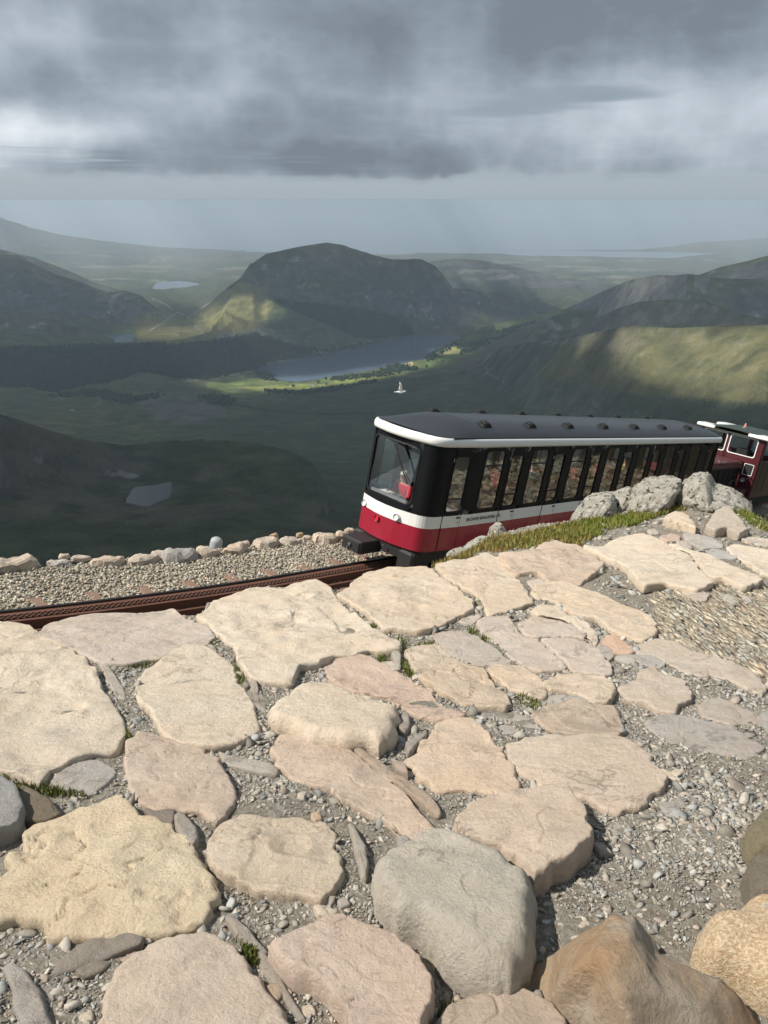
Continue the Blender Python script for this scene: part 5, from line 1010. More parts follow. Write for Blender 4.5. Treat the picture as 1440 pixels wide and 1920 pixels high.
def sides(near):
    def sp(u):
        s = s_near(max(u, .2)); return s if near else ST_ - s
    edges = []
    for di, (uc, dw, gw) in enumerate(DOORS):
        a_, b_ = sorted((sp(uc - dw / 2), sp(uc + dw / 2))); mb = MB(); o_ = .008; g_ = .022
        strip(mb, a_ + g_, b_ - g_, .0, HS[1], 0, o_); strip(mb, a_ + g_, b_ - g_, HS[1], HS[2], 1, o_)
        c0, c1 = sorted((sp(uc - gw / 2), sp(uc + gw / 2)))
        P = rrect(c0, c1, .90, 2.12, .09); holed(mb, a_ + g_, b_ - g_, HS[2], 2.30, P, 2, o_)
        d = mb.build('door', BM, coach); pane('window_pane', P, d, -.015); ringmesh('window_seal', P, d, .012, M['rubber'], o1=o_ + .006)
        q = MB(); u, v = pp(np.array([c0, c1]), -.005 * OS); q.add([(u[0], v[0], 1.17), (u[1], v[1], 1.17), (u[1], v[1], 1.195), (u[0], v[0], 1.195)], [(0, 1, 2, 3)]); q.build('window_bar', M['rubber'], d)
        if near:
            hs = sp(uc + dw / 2 - .10); u, v = pp(np.array([hs]), .0); hb = MB(); hb.box(u[0] - .07, u[0] + .05, v[0] - .035, v[0] - .010, .735, .765, bev=.006); hb.build('door_handle', M['rubber'], d)
            lettering('ABCDEFGH'[di], .085, sp(uc + dw / 2 - .085), .635, d, name='door_letter')
            hb = MB(); hs2 = sp(uc - dw / 2 + .01); u, v = pp(np.array([hs2]), 0); hb.box(u[0] - .01, u[0] + .01, v[0] - .02, v[0] - .008, 2.02, 2.10); hb.build('hinge', M['silver'], d); hb = MB(); hb.box(u[0] - .01, u[0] + .01, v[0] - .02, v[0] - .008, .60, .68); hb.build('hinge', M['silver'], d)
        edges.append((a_, b_))
    edges.sort()
    # fixed panels between the doors
    stops = [e for ed in edges for e in ed]
    rng_ = [(stops[2 * i + 1], stops[2 * i + 2]) for i in range(len(edges) - 1)]
    for (a_, b_) in rng_:
        mb = MB(); strip(mb, a_, b_, .0, HS[1], 0); strip(mb, a_, b_, HS[1], HS[2], 1)
        P = None
        for uc, gw in FIX:
            c0, c1 = sorted((sp(uc - gw / 2), sp(uc + gw / 2)))
            if a_ < c0 and c1 < b_: P = rrect(c0, c1, .90, 2.24, .10)
        if P: holed(mb, a_, b_, HS[2], HS[3], P, 2)
        else: strip(mb, a_, b_, HS[2], HS[3], 2)
        d = mb.build('side_panel', BM, coach)
        if P:
            pane('window_pane', P, d, -.012); ringmesh('window_seal', P, d, .014, M['rubber'])
            q = MB(); xs2 = [p[0] for p in P]; c0, c1 = min(xs2), max(xs2); cm_ = (c0 + c1) / 2
            for (sa, sb, ha, hb_) in ((c0, c1, 1.90, 1.93), (cm_ - .012, cm_ + .012, 1.93, 2.24)):
                u, v = pp(np.array([sa, sb]), -.006 * OS); q.add([(u[0], v[0], ha), (u[1], v[1], ha), (u[1], v[1], hb_), (u[0], v[0], hb_)], [(0, 1, 2, 3)])
            q.build('window_bar', M['rubber'], d)
    for e in stops:                        # dark gaps behind the door edges
        q = MB(); strip(q, e - .05, e + .05, .0, HS[3], 0, -.012); q.build('door_pillar', M['rubber'], coach)
    for (a_, b_) in edges:
        q = MB(); strip(q, a_, b_, 2.30, HS[3], 0, .002); q.build('door_header', M['blackp'], coach)
    return stops
st1 = sides(True); st2 = sides(False)
lettering('SIR DAVID BRAILSFORD CBE', .105, s_near(2.18), .675, coach, name='name_lettering')
# cab front: nose panel with the windscreen
sa, sb = max(st1), min(st2)
mb = MB(); strip(mb, sa, sb, .0, HS[1], 0); strip(mb, sa, sb, HS[1], HS[2], 1)
def s_of_v(v): k = len(PL) // 2; return float(np.interp(v, PL[k-4:k+5, 1], PS[k-4:k+5]))
w0_, w1_ = s_of_v(.50), s_of_v(1.86)
k0_, k1_ = s_of_v(.44), s_of_v(1.93)
k0_ = min(k0_, w0_ - .05); k1_ = max(k1_, w1_ + .05)
P = rrect(w0_, w1_, .96, 2.20, .14, 7); strip(mb, sa, k0_, HS[2], HS[3], 2); strip(mb, k1_, sb, HS[2], HS[3], 2); holed(mb, k0_, k1_, HS[2], HS[3], P, 2, depth=.05)
nose = mb.build('cab_front', BM, coach)
pane('windscreen', P, nose, -.02, M['screen']); ringmesh('windscreen_seal', P, nose, .022, M['rubber'], o1=.012)
for (v_, h_, nm, mt, r_) in ((1.84, .60, 'headlamp', 'lens', .075), (.74, .62, 'headlamp', 'lens', .075), (1.27, .43, 'tail_lamp', 'redlamp', .065)):
    s_ = s_of_v(v_); u, v = pp(np.array([s_]), 0); q = MB(); q.tube([(u[0] + .01, v_, h_), (u[0] - .03, v_, h_)], r_ * .82, 20); o = q.build(nm, M[mt], coach)
    q = MB(); n_ = 24; V = []
    for (rr_, uu) in ((r_ * .82, .0), (r_ * .84, -.045), (r_ * 1.0, -.05), (r_ * 1.05, .01)):
        for k in range(n_): t = 2 * math.pi * k / n_; V.append((u[0] + uu, v_ + rr_ * math.cos(t), h_ + rr_ * math.sin(t)))
    q.add(V, [(r*n_+k, r*n_+(k+1) % n_, (r+1)*n_+(k+1) % n_, (r+1)*n_+k) for r in range(3) for k in range(n_)]); q.build('lamp_rim', M['silver'] if nm == 'headlamp' else M['redp'], o)
q = MB(); q.tube([(-.03, 1.17, 2.17), (-.035, .85, 1.80), (-.03, .52, 1.48)], .010, 6); q.tube([(-.05, 1.03, 2.02), (-.05, .56, 1.42)], .016, 6); q.tube([(-.03, 1.10, 2.17), (-.045, .95, 1.95)], .02, 6); q.build('wiper', M['rubber'], coach)
# white gutter band with a rounded top edge
mb = MB(); prof = [(0.002, HS[3]), (.035, HS[3] + .01), (.05, HS[3] + .06), (.048, HS[3] + .13), (.02, HS[4] - .012), (-.03, HS[4])]
cuts = sorted(set(list(PS) + list(np.linspace(0, ST_, 40)))); cuts = [c for i, c in enumerate(cuts) if i == 0 or c - cuts[i-1] > 1e-4]
V = []
for s_ in cuts:
    for (o_, h_) in prof: u, v = pp(np.array([s_]), o_ * OS); V.append((u[0], v[0], h_))
mb.add(V, [(i*6+k, i*6+k+1, (i+1)*6+k+1, (i+1)*6+k) for i in range(len(cuts) - 1) for k in range(5)]); mb.build('gutter_band', M['whitep'], coach, smooth=True)
# roof
us = np.r_[np.linspace(.0, .5, 9), np.linspace(.62, 1.6, 9), np.linspace(2.2, 14.9, 12), [15.2, 15.45]]; nt_ = 25; V = []
kk = len(PL) // 2
for u in us:
    hw = 1.1 - float(np.interp(-max(u, .001), -PL[:kk+1, 0], PL[:kk+1, 1])) - .012
    if u < .13: hw = max(.66, hw)
    f = sstep(-.05, 1.6, u) * .85 + .15; fe = 1 - .35 * sstep(14.8, 15.5, u)
    for t in np.linspace(-1, 1, nt_):
        pu = float(np.interp(1.1 + hw * t, PL[kk-11:kk+12, 1], PL[kk-11:kk+12, 0])) if abs(hw * t) < 1.09 else 0
        V.append((max(u, pu) + .012, 1.1 + hw * t, HS[4] - .002 + .27 * f * fe * (1 - abs(t) ** 2.6) ** .8))
roof = meshobj('roof', V, gridfaces(len(us), nt_), M['roofp'], coach, smooth=True)
def roof_z(u, v):
    t = min(1, abs(v - 1.1) / 1.07); return HS[4] - .012 + .27 * (sstep(-.05, 1.6, u) * .85 + .15) * (1 - t ** 2.6) ** .8
for us_ in (1.62, 14.7):
    q = MB(); q.tube([(us_, v, roof_z(us_, v) + .004) for v in np.linspace(.06, 2.14, 22)], .012, 5); q.build('roof_seam', M['rubber'], roof)
for v_ in (.34, 1.86):
    q = MB(); q.tube([(u, v_, roof_z(u, v_) + .002) for u in np.linspace(1.65, 14.7, 14)], .008, 5); q.build('roof_seam', M['rubber'], roof)
q = MB(); q.box(.55, 15.2, .02, .05, HS[4] - .01, HS[4] + .02); q.build('gutter_seal', M['rubber'], roof)
vent0 = None
for (u_, v_) in [(u, .46) for u in (2.1, 3.96, 5.76, 7.66, 9.56, 11.5, 13.5)] + [(u, 1.80) for u in (1.85, 3.7, 5.5, 7.35, 9.2, 11.0, 13.1)]:
    if vent0 is None:
        q = MB(); q.box(-.16, .16, -.12, .12, -.03, .03, bev=.02); q.box(-.11, .11, -.09, .09, .025, .075, bev=.02)
        for k in range(4): q.box(-.09 + .05 * k, -.065 + .05 * k, -.10, -.088, .03, .065)
        vent0 = q.build('roof_vent', M['rubber'], roof); o = vent0
    else: o = link(vent0.copy(), roof)
    sl = math.atan2(roof_z(u_, v_ + .05) - roof_z(u_, v_ - .05), .1); o.matrix_local = Matrix.Translation((u_, v_, roof_z(u_, v_) + .015)) @ Matrix.Rotation(sl, 4, 'X')
# rear wall, floor, ceiling, seats
q = MB(); q.box(L_ - .02, L_ + .01, .01, Wd - .01, 0, HS[3]); q.build('end_wall', M['blackp'], coach)
q = MB(); V = [(u, v, .02) for u, v in PL]; q.add([(u + (.04 if u < 1 else 0), 1.1 + (v - 1.1) * .97, .10) for u, v in PL], [tuple(range(len(PL)))]); q.build('floor', M['floor'], coach)
q = MB(); q.add([(u + (.05 if u < 1 else 0), 1.1 + (v - 1.1) * .96, 2.40) for u, v in PL], [tuple(range(len(PL)))]); q.build('ceiling', M['lining'], coach)
q = MB(); q.box(1.55, 1.58, .03, .62, .1, 2.38); q.box(1.55, 1.58, .95, 1.55, .1, 2.38); q.build('cab_partition', M['lining'], coach)
q = MB(); q.box(.16, .55, .42, 1.80, .10, .86, bev=.03); q.box(.12, .42, 1.02, 1.72, .86, .97, bev=.02); q.build('driving_desk', M['floor'], coach)
q = MB(); q.box(.10, .14, .62, 1.70, .95, 1.02); q.build('desk_rail', M['silver'], coach)
seat0 = None
for k in range(8):
    for (fc, du) in ((1, -.60), (-1, .60)):
        uc = 2.16 + 1.89 * k * (1 if k < 7 else 1) + du
        if uc > 15 or uc < 1.6: continue
        if seat0 is None:
            q = MB(); q.box(-.22, .22, .10, 1.98, .45, .55, bev=.03); q.box(-.27, -.19, .10, 1.98, .50, 1.20, bev=.03); q.box(-.2, .2, .14, 1.9, .1, .46); seat0 = q.build('seat', M['seatm'], coach); o = seat0
        else: o = link(seat0.copy(), coach)
        o.matrix_local = Matrix.Translation((uc, .0 if fc > 0 else 2.08, 0)) @ Matrix.Rotation(0 if fc > 0 else math.pi, 4, 'Z')
# skirt, coupling, bogies
mb = MB(); strip(mb, s_near(15.4), ST_ - s_near(15.4), -.26, .0, 0, -.05); mb.build('underframe', M['under'], coach)
q = MB(); q.box(-.52, .30, 1.12, 1.72, -.33, -.04, bev=.02); q.box(-.55, -.50, 1.16, 1.68, -.31, -.07, bev=.01); bf = q.build('coupler_box', M['under'], coach)
q = MB(); q.tube([(-.555, 1.42, -.16), (-.60, 1.42, -.16)], .03, 10); q.tube([(-.555, 1.46, -.24), (-.61, 1.46, -.24)], .018, 8); q.build('bolt', M['silver'], bf)
q = MB(); q.tube([(-.03, .92, -.08), (-.06, .92, -.08)], .022, 8); q.tube([(-.03, .93, -.20), (-.06, .93, -.20)], .022, 8); q.build('bolt', M['silver'], coach)
q = MB(); q.box(.1, .75, .16, .62, -.52, -.05, bev=.05); q.box(.1, .75, 1.58, 2.04, -.52, -.05, bev=.05); q.build('rail_guard', M['under'], coach)
for ub in (2.1, 13.4):
    q = MB(); q.box(ub - .95, ub + .95, .30, .42, -.60, -.25, bev=.03); q.box(ub - .95, ub + .95, 1.78, 1.90, -.60, -.25, bev=.03); q.box(ub - .1, ub + .1, .3, 1.9, -.5, -.2)
    bg = q.build('bogie', M['under'], coach)
    for du in (-.6, .6):
        for vv in (.70, 1.50):
            q = MB(); q.tube([(ub + du, vv - .06, -.38), (ub + du, vv + .05, -.38)], .30, 22); q.tube([(ub + du, vv - .09, -.38), (ub + du, vv - .06, -.38)], [.12, .10], 12); q.build('wheel', M['rust'], bg)
q = MB(); q.box(4.2, 7.2, .2, .9, -.55, -.1, bev=.04); q.box(8, 11, .2, .8, -.5, -.1, bev=.04); q.build('equipment_box', M['under'], coach)

# ------------------------------------------------------------------ locomotive
M['maroon'] = simple('maroon_paint', (0.075, 0.008, 0.013), 0.4, 0, 0.12, 3, coat=0.3); M['green'] = simple('dark_green_paint', (0.03, 0.045, 0.035), 0.5, 0, 0.2, 5); M['brownp'] = simple('brown_reflecting_paint', (0.045, 0.030, 0.020), 0.4, 0, 0.3, 4, coat=.2)
loco = bpy.data.objects.new('locomotive', None); C.objects.link(loco); loco.matrix_world = TM @ Matrix.Translation((16.2, 0, 0)); lx = 0.0
tag(loco, 'maroon diesel locomotive with white cornered cab roof behind the coach, at the right edge', 'locomotive')
U0 = 16.2
def lb(name, mat, boxes, parent=loco, bev=.02):
    q = MB()
    for (a_, b_, c_, d_, e_, f_) in boxes: q.box(a_ - U0, b_ - U0, c_, d_, e_, f_, bev=bev)
    return q.build(name, mat, parent)
lb('frame', M['under'], [(16.1, 24.6, .15, 2.15, -.42, .0)]); lb('running_board', M['maroon'], [(16.15, 24.4, -.05, 2.3, .0, .06)])
bon = lb('bonnet', M['maroon'], [(16.4, 19.88, .45, 1.85, 1.30, 1.42), (16.4, 19.88, .42, 1.88, 1.18, 1.30)]); lb('bonnet_side', M['under'], [(16.5, 19.88, .50, 1.80, .06, 1.18)], bon)
for k in range(6): lb('bonnet_door', M['blackp'], [(16.6 + .55 * k, 17.08 + .55 * k, .475, .50, .2, 1.10)], bon, .008)
lb('filler_cap', M['silver'], [(17.6, 17.75, 1.0, 1.15, 1.42, 1.5), (18.3, 18.42, 1.3, 1.42, 1.42, 1.52)], bon)
lb('exhaust', M['rubber'], [(17.1, 17.35, .8, 1.05, 1.42, 1.62)], bon)
# cab front wall at u=19.9, windows between pillars
cab = lb('cab', M['maroon'], [(19.9, 19.97, -.12, .10, .06, 2.42), (19.9, 19.97, 1.18, 1.32, 1.35, 2.42), (19.9, 19.97, 2.28, 2.42, .06, 2.42), (19.9, 19.97, .10, 2.28, 1.42, 1.62), (19.9, 19.97, .10, .45, .06, 1.42), (19.9, 19.97, 1.85, 2.28, .06, 1.42), (19.9, 19.97, -.12, 2.42, 2.36, 2.45)], loco, .006)
for (v0, v1) in ((.13, 1.16), (1.34, 2.26)):
    Pf = rrect(v0, v1, 1.66, 2.34, .09); n = len(Pf); q = MB(); cx_, ch = (v0 + v1) / 2, 2.0; V = []
    for (k, oo) in ((0, 0.0), (0, -.02), (1, -.02), (1, 0.0)): V += [(19.89 + oo - U0, x + (k * .035 if x > cx_ else -k * .035), z + (k * .035 if z > ch else -k * .035)) for x, z in Pf]
    q.add(V, [(r*n+i, r*n+(i+1) % n, (r+1)*n+(i+1) % n, (r+1)*n+i) for r in range(3) for i in range(n)]); wf = q.build('window_frame', M['whitep'], cab)
    meshobj('window_pane', [(19.93 - U0, x, z) for x, z in Pf], [tuple(range(n))], M['screen'], wf)
Pf = rrect(.02, .36, .95, 1.36, .03); q = MB(); n = len(Pf); V = []
for (k, oo) in ((0, 0), (0, -.015), (1, -.015), (1, 0)): V += [(19.89 + oo - U0, x + (k * .02 if x > .19 else -k * .02), z + (k * .02 if z > 1.15 else -k * .02)) for x, z in Pf]
q.add(V, [(r*n+i, r*n+(i+1) % n, (r+1)*n+(i+1) % n, (r+1)*n+i) for r in range(3) for i in range(n)]); q.build('window_frame', M['whitep'], cab); meshobj('locker_door', [(19.885 - U0, x, z) for x, z in Pf], [tuple(range(n))], M['rubber'], cab)
lb('cab_side', M['brownp'], [(19.97, 22.6, -.14, -.10, .06, 1.55), (19.97, 20.15, -.14, -.10, 1.55, 2.42), (21.2, 21.35, -.14, -.10, 1.55, 2.42), (22.4, 22.6, -.14, -.10, 1.55, 2.42), (19.97, 22.6, 2.40, 2.44, .06, 1.6), (19.97, 20.15, 2.40, 2.44, 1.6, 2.42), (22.4, 22.6, 2.40, 2.44, 1.6, 2.42)], cab, .004)
lb('cab_rear', M['maroon'], [(22.55, 22.62, -.1, 2.4, .06, 1.6), (22.55, 22.62, -.1, .1, 1.6, 2.42), (22.55, 22.62, 1.15, 1.3, 1.6, 2.42), (22.55, 22.62, 2.3, 2.4, 1.6, 2.42)], cab, .004)
q = MB(); V = []
for u in (19.75, 19.85, 22.7, 22.8):
    for t in np.linspace(-1, 1, 17): V.append((u - U0, 1.15 + 1.42 * t, 2.44 + .17 * (1 - abs(t) ** 2.5) - (.05 if u in (19.75, 22.8) else 0)))
q.add(V, [tuple(int(z_) for z_ in f) for f in gridfaces(4, 17)]); q.box(19.78 - U0, 22.75 - U0, -.25, 2.55, 2.38, 2.44); rf = q.build('cab_roof', M['green'], cab)
lb('roof_corner', M['whitep'], [(19.72, 20.6, -.29, .52, 2.41, 2.55)], rf, .03); lb('roof_corner', M['whitep'], [(19.72, 20.5, 1.85, 2.60, 2.41, 2.55)], rf, .03); lb('roof_corner', M['whitep'], [(21.9, 22.8, 1.9, 2.62, 2.41, 2.55)], rf, .03)
q = MB(); q.tube([(21.2 - U0, 1.2, 2.58), (21.2 - U0, 1.2, 2.66)], .10, 12); q.build('horn_base', M['silver'], rf); q = MB(); q.tube([(21.2 - U0, 1.2, 2.66), (21.2 - U0, 1.2, 2.80)], [.05, .03], 10); q.build('warning_lamp', simple('amber_pink_lens', (.7, .25, .2), .3), rf)
q = MB()
for (pts) in ([(17.6, -.02, .06), (17.6, -.02, .70), (17.75, -.02, .86), (19.9, -.02, .86)], [(17.6, -.02, .45), (19.9, -.02, .45)], [(18.3, -.02, .06), (18.3, -.02, .86)]): q.tube([(a_ - U0, b_, c_) for a_, b_, c_ in pts], .02, 8)
q.build('handrail', M['blackp'], loco)
for uu in (20.25, 20.95):
    q = MB(); q.tube([(uu - U0, -.17, .35), (uu - U0, -.20, .45), (uu - U0, -.20, 1.6), (uu - U0, -.17, 1.7)], .018, 8); q.build('grab_rail', M['brownp'], loco)
q = MB(); q.tube([(19.86 - U0, .24, .72), (19.74 - U0, .24, .72)], .085, 14); hl = q.build('lamp', M['silver'], loco); q = MB(); q.tube([(19.74 - U0, .24, .72), (19.73 - U0, .24, .72)], .065, 14); q.build('lamp_glass', M['lens'], hl)
lb('step', M['maroon'], [(19.2, 19.85, .0, .5, .12, .42)]); q = MB(); q.tube([(20.8 - U0, .1, -.2), (20.8 - U0, -.02, -.2)], .07, 12); q.build('buffer_disc', M['whitep'], loco)
lb('control_stand', M['rubber'], [(20.2, 20.7, .5, 1.0, 1.0, 1.85), (20.3, 20.5, 1.4, 1.8, 1.0, 1.7)], cab)
for uu in (17.6, 19.8, 22.2):
    for vv in (.70, 1.50): q = MB(); q.tube([(uu - U0, vv - .06, -.34), (uu - U0, vv + .05, -.34)], .34, 22); q.build('wheel', M['rust'], loco)
coup = bpy.data.objects  # coupling rod between coach and locomotive
q = MB(); q.tube([(15.5, 1.1, -.15), (16.3, 1.1, -.15)], .05, 8); q.box(15.45, 15.7, .85, 1.35, -.25, -.02, bev=.02); q.build('rear_coupling', M['under'], coach)

# rubble on the bank between the path and the track
n = 7000; u = rng.uniform(-4, 24, n); P = tw(u, 1.1 - rng.uniform(1.45, 10, n), 0 * u); x, y = P[:, 0], P[:, 1]; z, ov, of = ground_z(x, y); k = (of < -1.4) & (ov > .35); x, y, z = x[k], y[k], z[k]
o = scatter('bank_rubble', np.stack([x, y, z + .02], -1), rng.uniform(.15, .62, len(x)) ** 1.3, ico, M['gravel'], gcols(len(x), .07, .46) * np.array([1.05, 1.0, .82]), flat=(.4, .8)); tag(o, 'broken rock on the steep bank below the path, facing the coach', kind='stuff')

# ------------------------------------------------------------------ people
SK1 = simple('skin_light', (0.55, 0.33, 0.24), 0.55, var=.05); SK2 = simple('skin_tan', (0.42, 0.24, 0.17), 0.55, var=.05)
_mc = {}
def cloth(c):
    if c not in _mc: _mc[c] = simple('cloth_%d' % len(_mc), c, 0.9, var=.12, scale=25)
    return _mc[c]
def skin(name, pts, edges, mat, parent=None, sub=1):
    me = bpy.data.meshes.new(name); me.from_pydata([p[:3] for p in pts], edges, []); me.update(); o = link(bpy.data.objects.new(name, me), parent); me.materials.append(mat)
    me.skin_vertices.new() if hasattr(me.skin_vertices, 'new') and len(me.skin_vertices) == 0 else None
    md = o.modifiers.new('Skin', 'SKIN'); md.use_smooth_shade = True
    if len(me.skin_vertices) == 0:
        bm = bmesh.new(); bm.from_mesh(me); bm.verts.layers.skin.verify(); bm.to_mesh(me); bm.free()
    sv = me.skin_vertices[0].data
    for i, p in enumerate(pts): sv[i].radius = (p[3], p[3]); sv[i].use_root = (i == 0)
    ss = o.modifiers.new('Subsurf', 'SUBSURF'); ss.levels = sub; ss.render_levels = sub; return o
def ellip(mb, c, r, n=14, m=8, cut=-1.0, tiltx=0):
    V = []; 
    for j in range(m + 1):
        ph = -math.pi / 2 + math.pi * j / m; zz = max(math.sin(ph), cut)
        for i in range(n): t = 2 * math.pi * i / n; V.append((c[0] + r[0] * math.cos(ph) * math.cos(t), c[1] + r[1] * math.cos(ph) * math.sin(t), c[2] + r[2] * zz))
    mb.add(V, [(j*n+i, j*n+(i+1) % n, (j+1)*n+(i+1) % n, (j+1)*n+i) for j in range(m) for i in range(n)]); return mb
def person(label, u, v, face, top, legs=(.03, .035, .05), hair=(.06, .035, .02), skinm=SK1, stand=False, lean=0.0, floor=.10, glasses=False, reach=None, fingers=False, frame=None, cat='person', group=None, hat=None, beard=False):
    # local: x forward, y to the person's left, z up, origin on the floor
    hz_ = .92 if stand else .52; L = lean
    sh = (L * .45, 0, hz_ + .50); nk = (L * .52, 0, hz_ + .58); hd = (L * .62 + .02, 0, hz_ + .71)
    P = [(0, 0, hz_, .14), (L * .2, 0, hz_ + .22, .13), (sh[0], 0, sh[2] - .06, .135), (nk[0], 0, nk[2], .055), (hd[0], 0, hd[2] - .03, .075), (hd[0] + .005, 0, hd[2] + .05, .085)]
    E = [(0, 1), (1, 2), (2, 3), (3, 4), (4, 5)]; arms = []
    for sd in (-1, 1):
        i = len(P); s0 = (sh[0], sd * .19, sh[2] - .04)
        if reach: el = (sh[0] + .12, sd * .26, sh[2] - .26); ha = (reach[0], sd * .12 + reach[1], reach[2])
        else: el = (sh[0] + .04, sd * .24, sh[2] - .30); ha = (.30, sd * .12, hz_ + .14) if not stand else (.10, sd * .26, hz_ - .02)
        mid = [(ha[k] * .85 + el[k] * .15) for k in range(3)]
        P += [(*s0, .065), (*el, .048), (*mid, .032), (*ha, .034)]; E += [(2, i), (i, i+1), (i+1, i+2), (i+2, i+3)]; arms.append((s0, el, ha))
        j = len(P)
        if fingers:
            d = Vector(ha) - Vector(el); d.normalize(); sdv = Vector((0, 1, 0))
            for f in range(4):
                b0 = Vector(ha) + sdv * (.021 - .014 * f); ln = (.062, .072, .066, .05)[f]; p1 = b0 + d * .045; p2 = p1 + d * ln * .5 + Vector((0, 0, -.012)); p3 = p2 + d * ln * .3 + Vector((0, 0, -.03)); k = len(P); P += [(*p1, .009), (*p2, .008), (*p3, .007)]; E += [(i+3, k), (k, k+1), (k+1, k+2)]
            t1 = Vector(ha) + Vector((0, -sd * .035, 0)) + d * .01; t2 = t1 + d * .035 + Vector((0, -sd * .012, -.01)); k = len(P); P += [(*t1, .011), (*t2, .009)]; E += [(i+3, k), (k, k+1)]
    for sd in (-1, 1):
        i = len(P)
        if stand: P += [(0, sd * .09, hz_ - .06, .09), (.02, sd * .10, .48, .06), (0, sd * .10, .09, .045), (.12, sd * .11, .04, .04)]
        else: P += [(.06, sd * .10, hz_ - .02, .085), (.42, sd * .11, hz_ - .02, .065), (.44, sd * .11, .10, .045), (.56, sd * .11, .04, .04)]
        E += [(0, i), (i, i+1), (i+1, i+2), (i+2, i+3)]
    b = skin('person', P, E, skinm); tag(b, label, cat, group)
    mt = Matrix.Translation((u, v, floor)) @ Matrix.Rotation(face, 4, 'Z'); b.matrix_world = (frame or TM) @ mt
    T = [(0, 0, hz_ - .02, .152), (L * .2, 0, hz_ + .22, .148), (sh[0], 0, sh[2] - .06, .15), (nk[0] - .01, 0, nk[2] - .05, .075)]; TE = [(0, 1), (1, 2), (2, 3)]
    for (s0, el, ha) in arms:
        i = len(T); m_ = [el[k] * .55 + ha[k] * .45 for k in range(3)]; T += [(*s0, .08), (*el, .062), (*m_, .05)]; TE += [(2, i), (i, i+1), (i+1, i+2)]
    skin('jacket' if not fingers else 'shirt', T, TE, cloth(top), b)
    LG = [(0, 0, hz_ - .03, .15)]; LE = []
    for sd in (-1, 1):
        i = len(LG)
        if stand: LG += [(0, sd * .09, hz_ - .1, .10), (.02, sd * .10, .48, .075), (0, sd * .10, .12, .06)]
        else: LG += [(.08, sd * .10, hz_ - .02, .095), (.42, sd * .11, hz_ - .02, .078), (.44, sd * .11, .14, .06)]
        LE += [(0, i), (i, i+1), (i+1, i+2)]
    skin('trousers', LG, LE, cloth(legs), b)
    q = MB(); ellip(q, (hd[0] - .018, 0, hd[2] + .045), (.098, .090, .10), cut=-.35); q.build('hair', cloth(hair), b, smooth=True)
    if hat: q = MB(); ellip(q, (hd[0], 0, hd[2] + .075), (.105, .098, .085), cut=-.2); q.box(hd[0] + .06, hd[0] + .17, -.06, .06, hd[2] + .06, hd[2] + .07); q.build('hat', cloth(hat), b, smooth=True)
    q = MB(); ellip(q, (hd[0] + .088, 0, hd[2] + .0), (.018, .013, .022), 8, 5); q.build('nose', skinm, b, smooth=True)
    q = MB()
    for sd in (-1, 1): ellip(q, (hd[0] + .074, sd * .032, hd[2] + .025), (.010, .012, .008), 8, 4)
    q.build('eyes', M['rubber'], b, smooth=True)
    q = MB()
    for sd in (-1, 1): ellip(q, (hd[0], sd * .082, hd[2] + .01), (.018, .010, .028), 8, 5)
    q.build('ears', skinm, b, smooth=True)
    q = MB(); q.box(hd[0] + .072, hd[0] + .080, -.022, .022, hd[2] - .043, hd[2] - .036); q.build('mouth', cloth((.30, .08, .07)), b)
    if glasses: q = MB(); q.box(hd[0] + .075, hd[0] + .095, -.065, -.008, hd[2] + .008, hd[2] + .042, bev=.004); q.box(hd[0] + .075, hd[0] + .095, .008, .065, hd[2] + .008, hd[2] + .042, bev=.004); q.box(hd[0] - .02, hd[0] + .09, -.072, -.068, hd[2] + .025, hd[2] + .032); q.box(hd[0] - .02, hd[0] + .09, .068, .072, hd[2] + .025, hd[2] + .032); q.build('sunglasses', M['rubber'], b)
    if beard: q = MB(); ellip(q, (hd[0] + .03, 0, hd[2] - .045), (.06, .06, .05)); q.build('beard', cloth((.05, .03, .02)), b, smooth=True)
    return b
PI = math.pi
person('grey haired person in a red shirt and sunglasses at the coach windscreen', 1.02, 1.36, PI, (.55, .025, .04), hair=(.55, .52, .48), lean=.45, glasses=True, reach=(.62, .0, .88), fingers=True)
q = MB(); q.box(-.16, .10, -.13, .13, 0, .012, bev=.003); q = q.build('paper', M['whitep'], None); q.matrix_world = TM @ Matrix.Translation((.36, 1.46, .973)); tag(q, 'white sheet of paper on the desk under the hand of the person in red', 'paper')
person('dark haired bearded person in dark clothes behind the person in the red shirt', 1.30, 1.78, PI, (.02, .02, .025), hair=(.03, .02, .015), beard=True, floor=.02)
PX = [(0, 0, (.55, .07, .03), 'orange red jacket', (.05, .03, .02), 'first window after the front door'), (0, 1, (.30, .18, .20), 'pale pink patterned top', (.10, .05, .03), 'first window after the front door'),
 (1, 0, (.10, .16, .13), 'grey green coat', (.2, .12, .06), 'second long window from the cab'), (1, 1, (.30, .33, .36), 'light grey fleece', (.04, .02, .02), 'second long window from the cab'),
 (2, 0, (.28, .12, .07), 'rust brown jumper', (.35, .28, .2), 'third long window from the cab'), (2, 1, (.05, .06, .09), 'navy jacket', (.05, .03, .02), 'third long window from the cab'),
 (3, 0, (.34, .31, .36), 'lilac grey shirt', (.12, .07, .04), 'middle long window, just left of the outcrop'), (3, 1, (.10, .10, .10), 'black jacket', (.3, .3, .3), 'middle long window, just left of the outcrop'),
 (4, 0, (.28, .42, .58), 'pale blue shirt', (.05, .03, .02), 'long window above the leftmost lichen rock'), (4, 1, (.35, .10, .05), 'dark orange top', (.1, .06, .03), 'long window above the leftmost lichen rock'),
 (5, 0, (.50, .50, .52), 'white top', (.03, .02, .02), 'long window second from the rear'), (6, 0, (.02, .20, .22), 'teal jacket', (.2, .1, .05), 'rearmost long window'), (6, 1, (.45, .36, .30), 'beige top', (.35, .25, .15), 'rearmost long window')]
